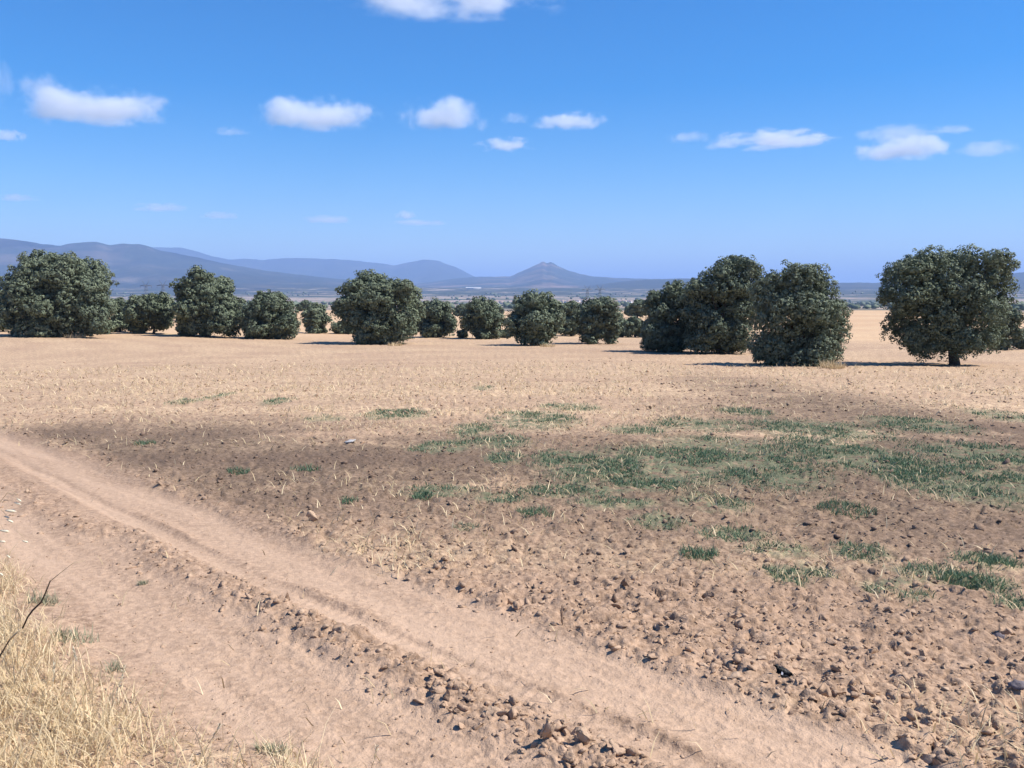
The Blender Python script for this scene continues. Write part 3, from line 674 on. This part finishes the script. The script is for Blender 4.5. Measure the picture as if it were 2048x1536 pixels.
# scrub and scattered trees of the plain, read as one mass
g = np.random.default_rng(66); n = 2800
dist = 620 * (9.0 ** g.uniform(0, 1, n)) ; u = g.uniform(-250, 2300, n); x = (u - 1024) / F * dist
keep = (fbm(x / 500, dist / 900, 3, 5) > -.15) & ~((u > 1085) & (u < 1315) & (dist > 2300) & (dist < 3600)); x, dist = x[keep], dist[keep]; n = len(x)
IV, IF = ICO1; hgt = g.uniform(1.6, 4.2, n) * (1 + dist / 6000); wid = hgt * g.uniform(.8, 1.9, n)
V = IV[None] * np.stack([wid, wid, hgt], 1)[:, None, :] * (1 + .28 * g.normal(size=(n, len(IV), 1))) + np.stack([x, dist, zbase(x, dist) + hgt * .6], 1)[:, None, :]
Fq = (IF[None] + (np.arange(n) * len(IV))[:, None, None]).reshape(-1, 3)
tin = np.repeat(np.stack([g.uniform(0, .5, n), g.uniform(0, .4, n), np.zeros(n)], 1), len(IV), axis=0)
tag(obj('plain_scrub', mesh_np('plain_scrub', V.reshape(-1, 3), Fq, M_LEAF, {'tint': tin})), 'dark scrub and small trees scattered over the hazy plain', 'scrub', kind='stuff')

# ------------------------------------------------------------------ clods
def mat_clod():
    t = NT('clod_soil'); geo = t.n('NewGeometry').outputs['Position']; a = t.n('Attribute', attribute_name='tint')
    sp = t.n('SeparateColor'); t.l(a.outputs['Color'], sp.inputs[0])
    n = t.noise(geo, 35, 5, .65)
    c = t.mix(t.ramp(n, .3, .7), (.28, .186, .122), (.47, .320, .214))
    c = t.mix(sp.outputs[0], c, t.mix(n, (.13, .090, .066), (.24, .165, .118)))
    c = t.mix(sp.outputs[1], c, (.49, .35, .24))
    t.bsdf(c, .95, n, .012, .08); return t.m
M_CLOD = mat_clod()
def clod_shape(g, base, flat=.62):
    V = base[0].copy(); V = V * g.uniform(.7, 1.25, 3) 
    for _ in range(13):
        nrm = unit(g.normal(size=3)); dcut = g.uniform(.22, .75); over = V @ nrm - dcut; V = V - np.outer(np.clip(over, 0, None), nrm)
    V *= (1 + .13 * g.normal(size=(len(V), 1))); V[:, 2] *= flat * g.uniform(.55, 1.3); return V / np.abs(V[:, :2]).max()
g = np.random.default_rng(77)
SH_BIG = [clod_shape(g, ICO2) for _ in range(18)]; SH_MID = [clod_shape(g, ICO1) for _ in range(30)]; ICO0 = ico(1) if False else None
import bmesh
def ico_raw():
    bm = bmesh.new(); bmesh.ops.create_icosphere(bm, subdivisions=1, radius=1.0); V = np.array([v.co[:] for v in bm.verts]); Fc = np.array([[v.index for v in f.verts] for f in bm.faces]); bm.free(); return V, Fc
N = 60000
r = 2.9 * (19.0 ** g.uniform(0, 1, N)); a = np.radians(g.uniform(-36, 36, N)); cx, cy = r * np.sin(a), r * np.cos(a); r = np.hypot(cx, cy)
m = masks(cx, cy); sm = np.maximum.reduce([m['tA'], m['tB'], m['tC'] * .8])
edge = np.exp(-((seg_dist(cx, cy, EDGE) + .35) / .5) ** 2)
patch = sstep(-.25, .45, fbm(cx * 1.5, cy * 1.5, 3, 131))
pr = np.clip(m['field'] * (.25 + .55 * patch) + m['berm'] * .55 + .36 + .15 * edge, 0, 1) * (1 - .93 * sm) * (1 - .9 * m['verge'])
size = np.exp(g.normal(np.log(.0100), .62, N)) * (1 + .1 * m['berm'] + .12 * edge); size = np.clip(size, .004, .046) * (1 + .9 * sstep(7, 30, r)); size = np.where((m['field'] < .4) & (m['berm'] < .35), np.minimum(size, .011), size)
keep = g.uniform(0, 1, N) < pr; cx, cy, size, r = cx[keep], cy[keep], size[keep], r[keep]; N = len(cx)
edge_c = edge[keep]; m = {k_: v_[keep] for k_, v_ in m.items()}; cz = gz(cx, cy)
dampc = np.clip(damp_at(cx, cy) * 1.0, 0, 1); pale = np.clip(g.normal(.15, .3, N), 0, 1); rot = g.uniform(0, 6.283, N); tilt = g.normal(0, .35, (N, 2))
order = np.argsort(-size / r); things = order[:290]; stuff = order[290:]
def make_clod(i, label, group):
    sh = int(i) % 18; dk = bool(dampc[i] > .45); key = (sh, dk, bool(pale[i] > .4))
    if key not in CM:
        V = SH_BIG[sh]; CM[key] = mesh_np('soil_clod', V, ICO2[1], M_CLOD, {'tint': np.tile([[.9 if dk else 0, .6 if key[2] and not dk else .05, 0]], (len(V), 1))})
    o = obj('soil_clod', CM[key], None, (cx[i], cy[i], cz[i] - size[i] * .02)); o.scale = (size[i],) * 3; o.rotation_euler = (tilt[i, 0], tilt[i, 1], rot[i])
    tag(o, label, 'soil clod', group)
CM = {}
rank = {int(i): k for k, i in enumerate(things)}
for i in things:
    adj = ('large' if size[i] > .036 else 'middling' if size[i] > .025 else 'small') + (' pale' if pale[i] > .4 and dampc[i] < .45 else ' tan' if dampc[i] < .45 else ' dark brown')
    if m['berm'][i] > .4: w_, g_ = 'clod on the crumbled ridge beside the wheel rut', 'clods on the ridge beside the rut'
    elif edge_c[i] > .5 and m['field'][i] > .3: w_, g_ = 'clod along the torn edge where field meets track', 'clods along the field edge'
    elif m['field'][i] > .5 and dampc[i] > .45: w_, g_ = 'clod on the damp strip of the ploughed field', 'clods on the damp strip'
    elif m['field'][i] > .5: w_, g_ = 'clod lying out on the open ploughed field', 'clods on the ploughed field'
    else: w_, g_ = 'loose clod between the wheel tracks', 'clods between the wheel tracks'
    make_clod(i, adj + ' ' + w_, g_ + ', ' + adj)
def pile(idx, shapes, faces, name, label):
    k = len(idx); V0 = np.stack([shapes[j % len(shapes)] for j in range(k)])
    c, s = np.cos(rot[idx]), np.sin(rot[idx]); X = V0[:, :, 0] * c[:, None] - V0[:, :, 1] * s[:, None]; Y = V0[:, :, 0] * s[:, None] + V0[:, :, 1] * c[:, None]
    Z = V0[:, :, 2] + X * tilt[idx, 0][:, None] * .7
    V = np.stack([X, Y, Z], 2) * size[idx][:, None, None] + np.stack([cx[idx], cy[idx], cz[idx] - size[idx] * .02], 1)[:, None, :]
    nv = V0.shape[1]; Fq = (faces[None] + (np.arange(k) * nv)[:, None, None]).reshape(-1, 3)
    tin = np.repeat(np.stack([dampc[idx] * .95, pale[idx] * (1 - dampc[idx]) * .8, np.zeros(k)], 1), nv, axis=0)
    tag(obj(name, mesh_np(name, V.reshape(-1, 3), Fq, M_CLOD, {'tint': tin})), label, 'soil', kind='stuff')
pile(stuff[:7000], SH_MID, ICO1[1], 'clod_rubble', 'small broken clods strewn over the ploughed field')
pile(stuff[7000:20000], [v for v in SH_MID], ICO1[1], 'soil_crumbs', 'fine soil crumbs strewn over field and track')

# clods and stones that stand out one by one: photo pixel of the foot, width and height in photo pixels
M_STONE, M_BLACK, M_CHALK = mat_plain('grey_stone', (.16, .135, .14), .8, .3, 30), mat_plain('clump_black', (.012, .012, .013), .45, .3, 40), mat_plain('clump_white', (.75, .74, .72), .5)
def special(u, v, w, h, label, seed, mat=None, damp=0.0, pale_=0.0, name='soil_clod', cat='soil clod', lean=0.0, tall=False):  # damp tints the whole clod darker, painting in the shaded faces of dark clods
    gg = np.random.default_rng(seed); x, y = unproject(u, v); z = float(gz(x, y)[0]); k = y / F
    V = clod_shape(gg, ICO3, 1.0); V[:, 2] /= max(.01, V[:, 2].max() - V[:, 2].min()); V[:, 2] -= V[:, 2].min()
    if tall: V[:, :2] *= (1 - .75 * V[:, 2:3])
    V[:, 0] += lean * V[:, 2]; V = V * np.array([w * k / 2, w * k / 2 * .8, h * k * 1.25]); V[:, 2] -= h * k * .2
    o = obj(name, mesh_np(name, V, ICO3[1], mat or M_CLOD, {'tint': np.tile([[damp, pale_, 0]], (len(V), 1))}), None, (x, y, z))
    return tag(o, label, cat)
special(575, 1195, 22, 20, 'pointed brown clod standing alone on the ridge between the ruts', 1, damp=.5, tall=True)
special(1246, 1182, 30, 22, 'wedge shaped brown clod leaning over a smaller pyramid clod', 2, damp=.5, tall=True, lean=.5)
special(1228, 1201, 22, 17, 'small pyramid clod in front of the leaning wedge clod', 3, damp=.7, tall=True)
special(1124, 1252, 14, 40, 'thin upright shard of soil tinted dark for its shaded side', 4, damp=.6, tall=True)
special(1001, 1195, 44, 12, 'long flat slab of pale soil lying on the field edge', 5, pale_=.6)
special(1412, 1190, 36, 17, 'split dark clod lying open on the field', 6, damp=.6, lean=.6)
special(1360, 1170, 18, 20, 'narrow upright clod near the split dark clod', 7, damp=.5, tall=True)
special(1096, 1498, 48, 48, 'tall pale block of soil, biggest clod of the rubble ridge', 8, pale_=.7)
special(1172, 1505, 46, 36, 'rounded pale clod beside the tall pale block', 9, pale_=.6)
special(1235, 1520, 50, 30, 'broad pale clod in the rubble ridge past the rounded one', 10, pale_=.5)
special(1135, 1530, 36, 24, 'small pale clod in front of the tall pale block', 11, pale_=.5)
special(893, 1412, 34, 22, 'rounded tan clod by the dark hollow on the rubble ridge', 12, pale_=.2)
special(914, 1430, 16, 12, 'little reddish brown clod below the dark hollow clod', 13, damp=.6)
special(624, 1042, 26, 22, 'pale rounded clod shining on the damp field edge', 14, pale_=1.0)
special(1786, 1306, 26, 18, 'dark wedge clod standing on the open ploughed field', 15, damp=.6, tall=True, lean=.4)
special(1998, 1276, 38, 14, 'dark grey stone half sunk in the ploughed field', 21, M_STONE, name='stone', cat='stone')
special(2034, 1394, 52, 18, 'flat mauve grey stone cut by the frame on the ploughed soil', 22, M_STONE, name='stone', cat='stone')
special(700, 888, 42, 10, 'pale grey stone lying at the rim of the damp strip', 23, mat_plain('pale_stone', (.42, .40, .38), .8, .2, 20), name='stone', cat='stone')
x, y = unproject(1567, 1364); z = float(gz(x, y)[0]); k = y / F
e = bpy.data.objects.new('dark_clump', None); col.objects.link(e); e.location = (x, y, z)  # dark clod and hole in the soil, built as a crumpled black piece
sv = np.array([(-16, 0, 1), (-12, 6, 6), (-15, 2, 14), (-20, 0, 20), (-12, 3, 21), (-8, 5, 15), (0, 6, 13), (10, 5, 8), (20, 2, 1), (10, -6, 0), (-2, -7, 0), (-10, -5, 1)], float) * k * 1.05
sv = np.vstack([sv, sv * np.array([.9, 1, .9]) + np.array([0, 4 * k, 2 * k])]); n_ = 12
obj('sheet', mesh_np('sheet', sv, [np.array([list(range(n_))]), np.array([list(range(2 * n_ - 1, n_ - 1, -1))]), np.array([[i, i + n_, (i + 1) % n_ + n_, (i + 1) % n_] for i in range(n_)])], M_BLACK), e)
obj('white_patch', mesh_np('white_patch', np.array([(-8, -7, 5), (-4, -7.4, 4), (-3, -6.6, 8), (-6, -5.5, 11)]) * k, np.array([[0, 1, 2, 3]]), M_CHALK), e)
tag(e, 'crumpled dark clump with a small white patch on the cloddy soil', 'scrap')

# ------------------------------------------------------------------ grasses
def mat_grass(name, a, b, trans=.25):
    t = NT(name); at = t.n('Attribute', attribute_name='tint'); sp = t.n('SeparateColor'); t.l(at.outputs['Color'], sp.inputs[0])
    c = t.mix(sp.outputs[0], a, b)
    d = t.n('BsdfPrincipled', i_Roughness=.6); d.inputs['Specular IOR Level'].default_value = .25; t.l(c, d.inputs['Base Color'])
    tr = t.n('BsdfTranslucent'); t.l(c, tr.inputs['Color']); mx = t.n('MixShader', i_0=trans)
    t.l(d.outputs[0], mx.inputs[1]); t.l(tr.outputs[0], mx.inputs[2]); t.l(mx.outputs[0], t.out.inputs['Surface']); return t.m
M_DRY, M_GREEN, M_GREY = mat_grass('dry_grass_blade', (.49, .365, .20), (.78, .635, .40)), mat_grass('green_grass_blade', (.075, .140, .078), (.195, .255, .145)), mat_grass('grey_green_blade', (.22, .235, .145), (.40, .38, .25))
def blades(x, y, z, h, w, lean, g, tintv):
    """curved tapering blades: one quad and one tip triangle each"""
    n = len(x); az_ = g.uniform(0, 6.283, n); dx, dy = np.cos(az_), np.sin(az_); wz = g.uniform(0, 6.283, n); sx, sy = np.cos(wz) * w / 2, np.sin(wz) * w / 2
    l1, l2 = lean * h * .35, lean * h
    up = np.sqrt(np.clip(1 - (lean * .9) ** 2, .02, 1))
    B = np.stack([x, y, z - .01], 1); M_ = B + np.stack([dx * l1, dy * l1, h * up * .6], 1); T_ = B + np.stack([dx * l2, dy * l2, h * up], 1)
    S = np.stack([sx, sy, np.zeros(n)], 1)
    V = np.stack([B - S, B + S, M_ + S * .8, M_ - S * .8, T_], 1).reshape(-1, 3); o = np.arange(n)[:, None] * 5
    return V, [np.concatenate([o, o + 1, o + 2, o + 3], 1), np.concatenate([o + 3, o + 2, o + 4], 1)], {'tint': np.repeat(np.stack([tintv, tintv, tintv], 1), 5, axis=0)}
# dry verge in the near left corner
g = np.random.default_rng(88); n = 130000
x, y = g.uniform(-5.5, -.2, n), g.uniform(2.3, 8.5, n); vm = masks(x, y)['verge']; dens = sstep(-.1, .5, fbm(x * 1.6, y * 1.6, 3, 5) + .5)
keep = (g.uniform(0, 1, n) < vm * (.2 + .8 * dens) * np.clip(5.5 / y, 0, 1)) ; x, y = x[keep], y[keep]; n = len(x)
h = g.uniform(.04, .16, n) * (1 + .8 * (g.uniform(0, 1, n) < .12)); lean = np.clip(g.normal(.72, .25, n), .1, 1.05)
tag(obj('dry_grass', mesh_np('dry_grass', *blades(x, y, gz(x, y), h, g.uniform(.003, .0065, n), lean, g, np.clip(g.normal(.55, .3, n), 0, 1))[:2], M_DRY, blades(x, y, gz(x, y), h, h, lean, g, np.clip(g.normal(.55, .3, n), 0, 1))[2])),
    'thick straw coloured dry grass on the verge of the track', 'dry grass', kind='stuff')
# straw litter and stubble over the field
n = 90000; r = 3.4 * (14.0 ** g.uniform(0, 1, n)); a = np.radians(g.uniform(-34, 34, n)); x, y = r * np.sin(a), r * np.cos(a); mm = masks(x, y)
pp = straw_at(x, y) * mm['field'] * (.15 + .85 * sstep(-.2, .4, fbm(x * .9, y * .9, 3, 15))) * (1 - .55 * damp_at(x, y)) + .008 * (1 - mm['field'])
keep = g.uniform(0, 1, n) < pp; x, y, r = x[keep], y[keep], r[keep]; n = len(x)
h = g.uniform(.04, .13, n) * (1 + r / 45); lean = np.clip(g.normal(.88, .18, n), .2, 1.05); b = blades(x, y, gz(x, y) + .012, h, (.004 + .0006 * r) * g.uniform(.7, 1.3, n), lean, g, np.clip(g.normal(.5, .3, n), 0, 1))
tag(obj('straw_litter', mesh_np('straw_litter', b[0], b[1], M_DRY, b[2])), 'bits of straw and stubble lying over the field', 'straw', kind='stuff')
# green grass sward in the damp strip
X, Y = [], []
for (ex, ey, ea, eb) in GREENW:
    k = int(np.clip(2000 * ea * eb * 3.1 * (9 / max(ey, 5)) ** 1.6, 50, 5000)); th = g.uniform(0, 6.283, k); rad = np.sqrt(g.uniform(0, 1, k)) * g.normal(1, .18, k)
    X.append(ex + ea * rad * np.cos(th)); Y.append(ey + eb * rad * np.sin(th))
x, y = np.concatenate(X), np.concatenate(Y); keep = g.uniform(0, 1, len(x)) < sstep(-.28, .28, fbm(x * 2.2, y * 2.2, 3, 25)); x, y = x[keep], y[keep]; r = np.hypot(x, y); n = len(x)
h = g.uniform(.02, .06, n) * (1 + r / 60); b = blades(x, y, gz(x, y), h, (.003 + .0006 * r) * g.uniform(.7, 1.3, n), np.clip(g.normal(.65, .25, n), .05, .98), g, np.clip(g.normal(.35, .28, n), 0, 1))
tag(obj('green_grass', mesh_np('green_grass', b[0], b[1], M_GREEN, b[2])), 'short green grass sprouting in the damp strip of the field', 'grass', kind='stuff')
# tufts that stand apart
def tuft(u, v, w, label, seed, mat=None, hh=.075, n=260):
    gg = np.random.default_rng(seed); bx, by = unproject(u, v); rad = w / 2 * by / F
    th = gg.uniform(0, 6.283, n); q_ = np.sqrt(gg.uniform(0, 1, n)) * rad; x, y = q_ * np.cos(th), q_ * np.sin(th) * 1.1; z0 = float(gz(bx, by)[0]); z = gz(bx + x, by + y) - z0
    b = blades(x, y, z, gg.uniform(.5, 1.2, n) * hh, np.full(n, .003 + .0005 * by), np.clip(gg.normal(.6, .25, n), .05, .97), gg, np.clip(gg.normal(.3, .25, n), 0, 1))
    tag(obj('grass_tuft', mesh_np('grass_tuft', b[0], b[1], mat or M_GREEN, b[2]), None, (bx, by, z0)), label, 'grass tuft', 'grass tufts')
tuft(1398, 1112, 80, 'round green grass tuft alone on bare soil at the edge of the sward', 1, n=420)
tuft(1690, 1020, 120, 'wide bright green grass tuft below the dark damp strip', 2, n=520)
tuft(1070, 1030, 80, 'green grass tuft with dry straw round it beside bare soil', 3, n=320)
tuft(478, 948, 44, 'small dark green tuft alone in the brown clods near the track bend', 4, n=200)
tuft(290, 888, 44, 'small green tuft in the clods closest to the far end of the track', 5, n=200)
tuft(612, 942, 60, 'low dark tuft beside the small dark green tuft', 6, n=180)
tuft(845, 996, 40, 'green tuft at the left end of the straw patch', 7, n=200)
tuft(700, 1005, 34, 'small green tuft near the pale rounded clod', 8, n=130)
tuft(1930, 1165, 110, 'long green tuft with bleached straw along its foot', 9, n=480)
tuft(1990, 1128, 70, 'green tuft behind the long green tuft with bleached straw', 10, n=260)
tuft(930, 1055, 60, 'flattened olive tuft on bare soil between field and sward', 11, M_GREY, .05, 200)
tuft(85, 1205, 60, 'grey green weed behind the dark bent stalk on the verge', 12, M_GREY, .10, 90)
tuft(150, 1285, 90, 'larger grey green weed on the verge edge', 13, M_GREY, .08, 130)
tuft(232, 1345, 40, 'dark little weed at the verge edge below the larger weed', 14, M_GREY, .07, 60)
tuft(548, 1500, 70, 'grey green tuft on the track near the dry verge', 15, M_GREY, .05, 200)
tuft(285, 1162, 22, 'tiny weed on the bare track', 16, M_GREY, .05, 50)
tuft(1665, 738, 46, 'tall straw tuft at the foot of the bright green rounded oak', 17, M_DRY, .45, 260)
tuft(150, 676, 40, 'straw tuft at the foot of the big rounded oak', 18, M_DRY, .5, 200)
tuft(790, 692, 30, 'straw tuft at the foot of the twin topped oak', 19, M_DRY, .4, 120)
tuft(1095, 694, 30, 'straw tuft at the foot of the oak of lit bushy tiers', 20, M_DRY, .4, 120)

# stalks rising from the verge
M_TWIG, M_STRAW, M_HUSK = mat_plain('dark_twig', (.06, .042, .03), .9, .3, 60), mat_plain('straw_stem', (.52, .40, .24), .8), mat_plain('oat_husk', (.66, .59, .43), .6)
def chain(pts, dist, rad, seg=6):
    return tube([ray(u, v, dist) for u, v in pts], rad, seg)
def rooted(name, label, root, cat, group=None):
    x, y = unproject(*root); e = bpy.data.objects.new(name, None); col.objects.link(e); tag(e, label, cat, group); return e, y, (x, y, float(gz(x, y)[0]))
e, d_, p0 = rooted('dead_stalk', 'dark bent dead stalk with a pale thin tip leaning over the verge', (-75, 1440), 'stalk')
t1 = tube([np.array(p0) - [0, 0, .03], ray(-40, 1375, d_), ray(0, 1312, d_), ray(20, 1278, d_)], [.0046, .0042, .0038, .0035], 6)
obj('stem', mesh_np('stem', t1[0], [t1[1], t1[2]], M_TWIG), e)
t1 = chain([(20, 1279), (33, 1266), (45, 1256)], d_, [.0045, .0045, .004]); obj('peeled_length', mesh_np('peeled_length', t1[0], [t1[1], t1[2]], M_STRAW), e)
t1 = chain([(45, 1257), (55, 1235), (66, 1220), (82, 1205), (90, 1188), (101, 1161)], d_, [.0038, .0036, .0042, .0038, .0032, .0030]); obj('upper_stem', mesh_np('upper_stem', t1[0], [t1[1], t1[2]], M_TWIG), e)
t1 = chain([(100, 1163), (118, 1148), (145, 1127), (170, 1121)], d_, [.0018, .0015, .0012, .0006]); obj('dry_tip', mesh_np('dry_tip', t1[0], [t1[1], t1[2]], M_STRAW), e)
def spikelet_mesh(L):
    V, Fq = ICO1[0].copy(), ICO1[1]; V = V * np.array([.16, .16, .5]) * L; V[:, :2] *= (1 - .7 * np.clip(V[:, 2:3] / (.5 * L), 0, 1)); return V, Fq
e, d_, p0 = rooted('wild_oat', 'wild oat stalk with pale hanging husks at the frame side', (-95, 1500), 'wild oat')
t1 = tube([np.array(p0) - [0, 0, .03], ray(-80, 1350, d_), ray(-50, 1150, d_), ray(-20, 1030, d_), ray(15, 985, d_), ray(34, 990, d_)], [.002, .0018, .0016, .0014, .0011, .0008], 5)
obj('stem', mesh_np('stem', t1[0], [t1[1], t1[2]], M_STRAW), e)
for (u, v, L, ang) in [(38, 1000, 14, .9), (35, 1007, 16, 1.25), (21, 1022, 26, 1.5), (13, 1034, 14, 1.3), (20, 1042, 18, 1.1), (9, 1062, 22, 1.45), (4, 1083, 16, 1.5), (50, 1083, 15, 1.3), (17, 1113, 12, .8), (-12, 1050, 18, 1.2), (-22, 1085, 18, 1.0), (2, 1148, 14, .9)]:
    V, Fq = spikelet_mesh(L * d_ / F * 1.0); ca, sa = math.cos(ang), math.sin(ang); V = np.stack([V[:, 0] * ca - V[:, 2] * sa, V[:, 1], V[:, 0] * sa + V[:, 2] * ca], 1)
    p = ray(u, v, d_); obj('husk', mesh_np('husk', V, Fq, M_HUSK), e, p); q0 = ray(u - 14 - .25 * L, v - 22, d_); t2 = tube([q0, (q0 + p) / 2 + [0.004, 0, .004], p], [.0009, .0007, .0006], 4); obj('pedicel', mesh_np('pedicel', t2[0], [t2[1], t2[2]], M_STRAW), e)
def seed_stalk(label, root, tip, headlen, seed):
    gg = np.random.default_rng(seed); e, d_, p0 = rooted('grass_stalk', label, root, 'grass stalk', 'dry grass stalks on the verge'); tp = ray(*tip, d_); p0 = np.array(p0)
    mid = (p0 + tp) / 2 + np.array([.012, 0, .01])
    t1 = tube([p0 - [0, 0, .02], mid, tp], [.0016, .0013, .0008], 5); obj('stem', mesh_np('stem', t1[0], [t1[1], t1[2]], M_STRAW), e)
    V, Fq, o = [], [], 0; ax = unit(tp - mid)
    for k in range(34):
        s = k / 34; c = tp - ax * headlen * s; d = unit(ax * 1.6 + gg.normal(0, .45, 3)); L = .02 * (1 - .3 * s) ; side = unit(np.cross(d, gg.normal(size=3))) * .0022
        V += [c - side, c + side, c + side * .7 + d * L * .6, c - side * .7 + d * L * .6, c + d * L]; Fq.append(o); o += 5
    Fq = np.array(Fq)[:, None]; obj('seed_head', mesh_np('seed_head', np.array(V), [np.concatenate([Fq, Fq + 1, Fq + 2, Fq + 3], 1), np.concatenate([Fq + 3, Fq + 2, Fq + 4], 1)], M_HUSK), e)
seed_stalk('tall pale grass stalk with a feathery head leaning towards the track', (205, 1478), (249, 1336), .14, 1)
seed_stalk('thin upright grass stalk left of the feathery leaning one', (172, 1480), (148, 1300), .05, 2)
seed_stalk('short grass stalk with a pale head standing on the track side', (730, 1545), (754, 1494), .06, 3)
seed_stalk('slender grass stalk in the thick straw of the corner', (92, 1520), (108, 1330), .07, 4)
seed_stalk('pale grass stalk bending out at the corner of the verge', (400, 1530), (440, 1450), .06, 5)
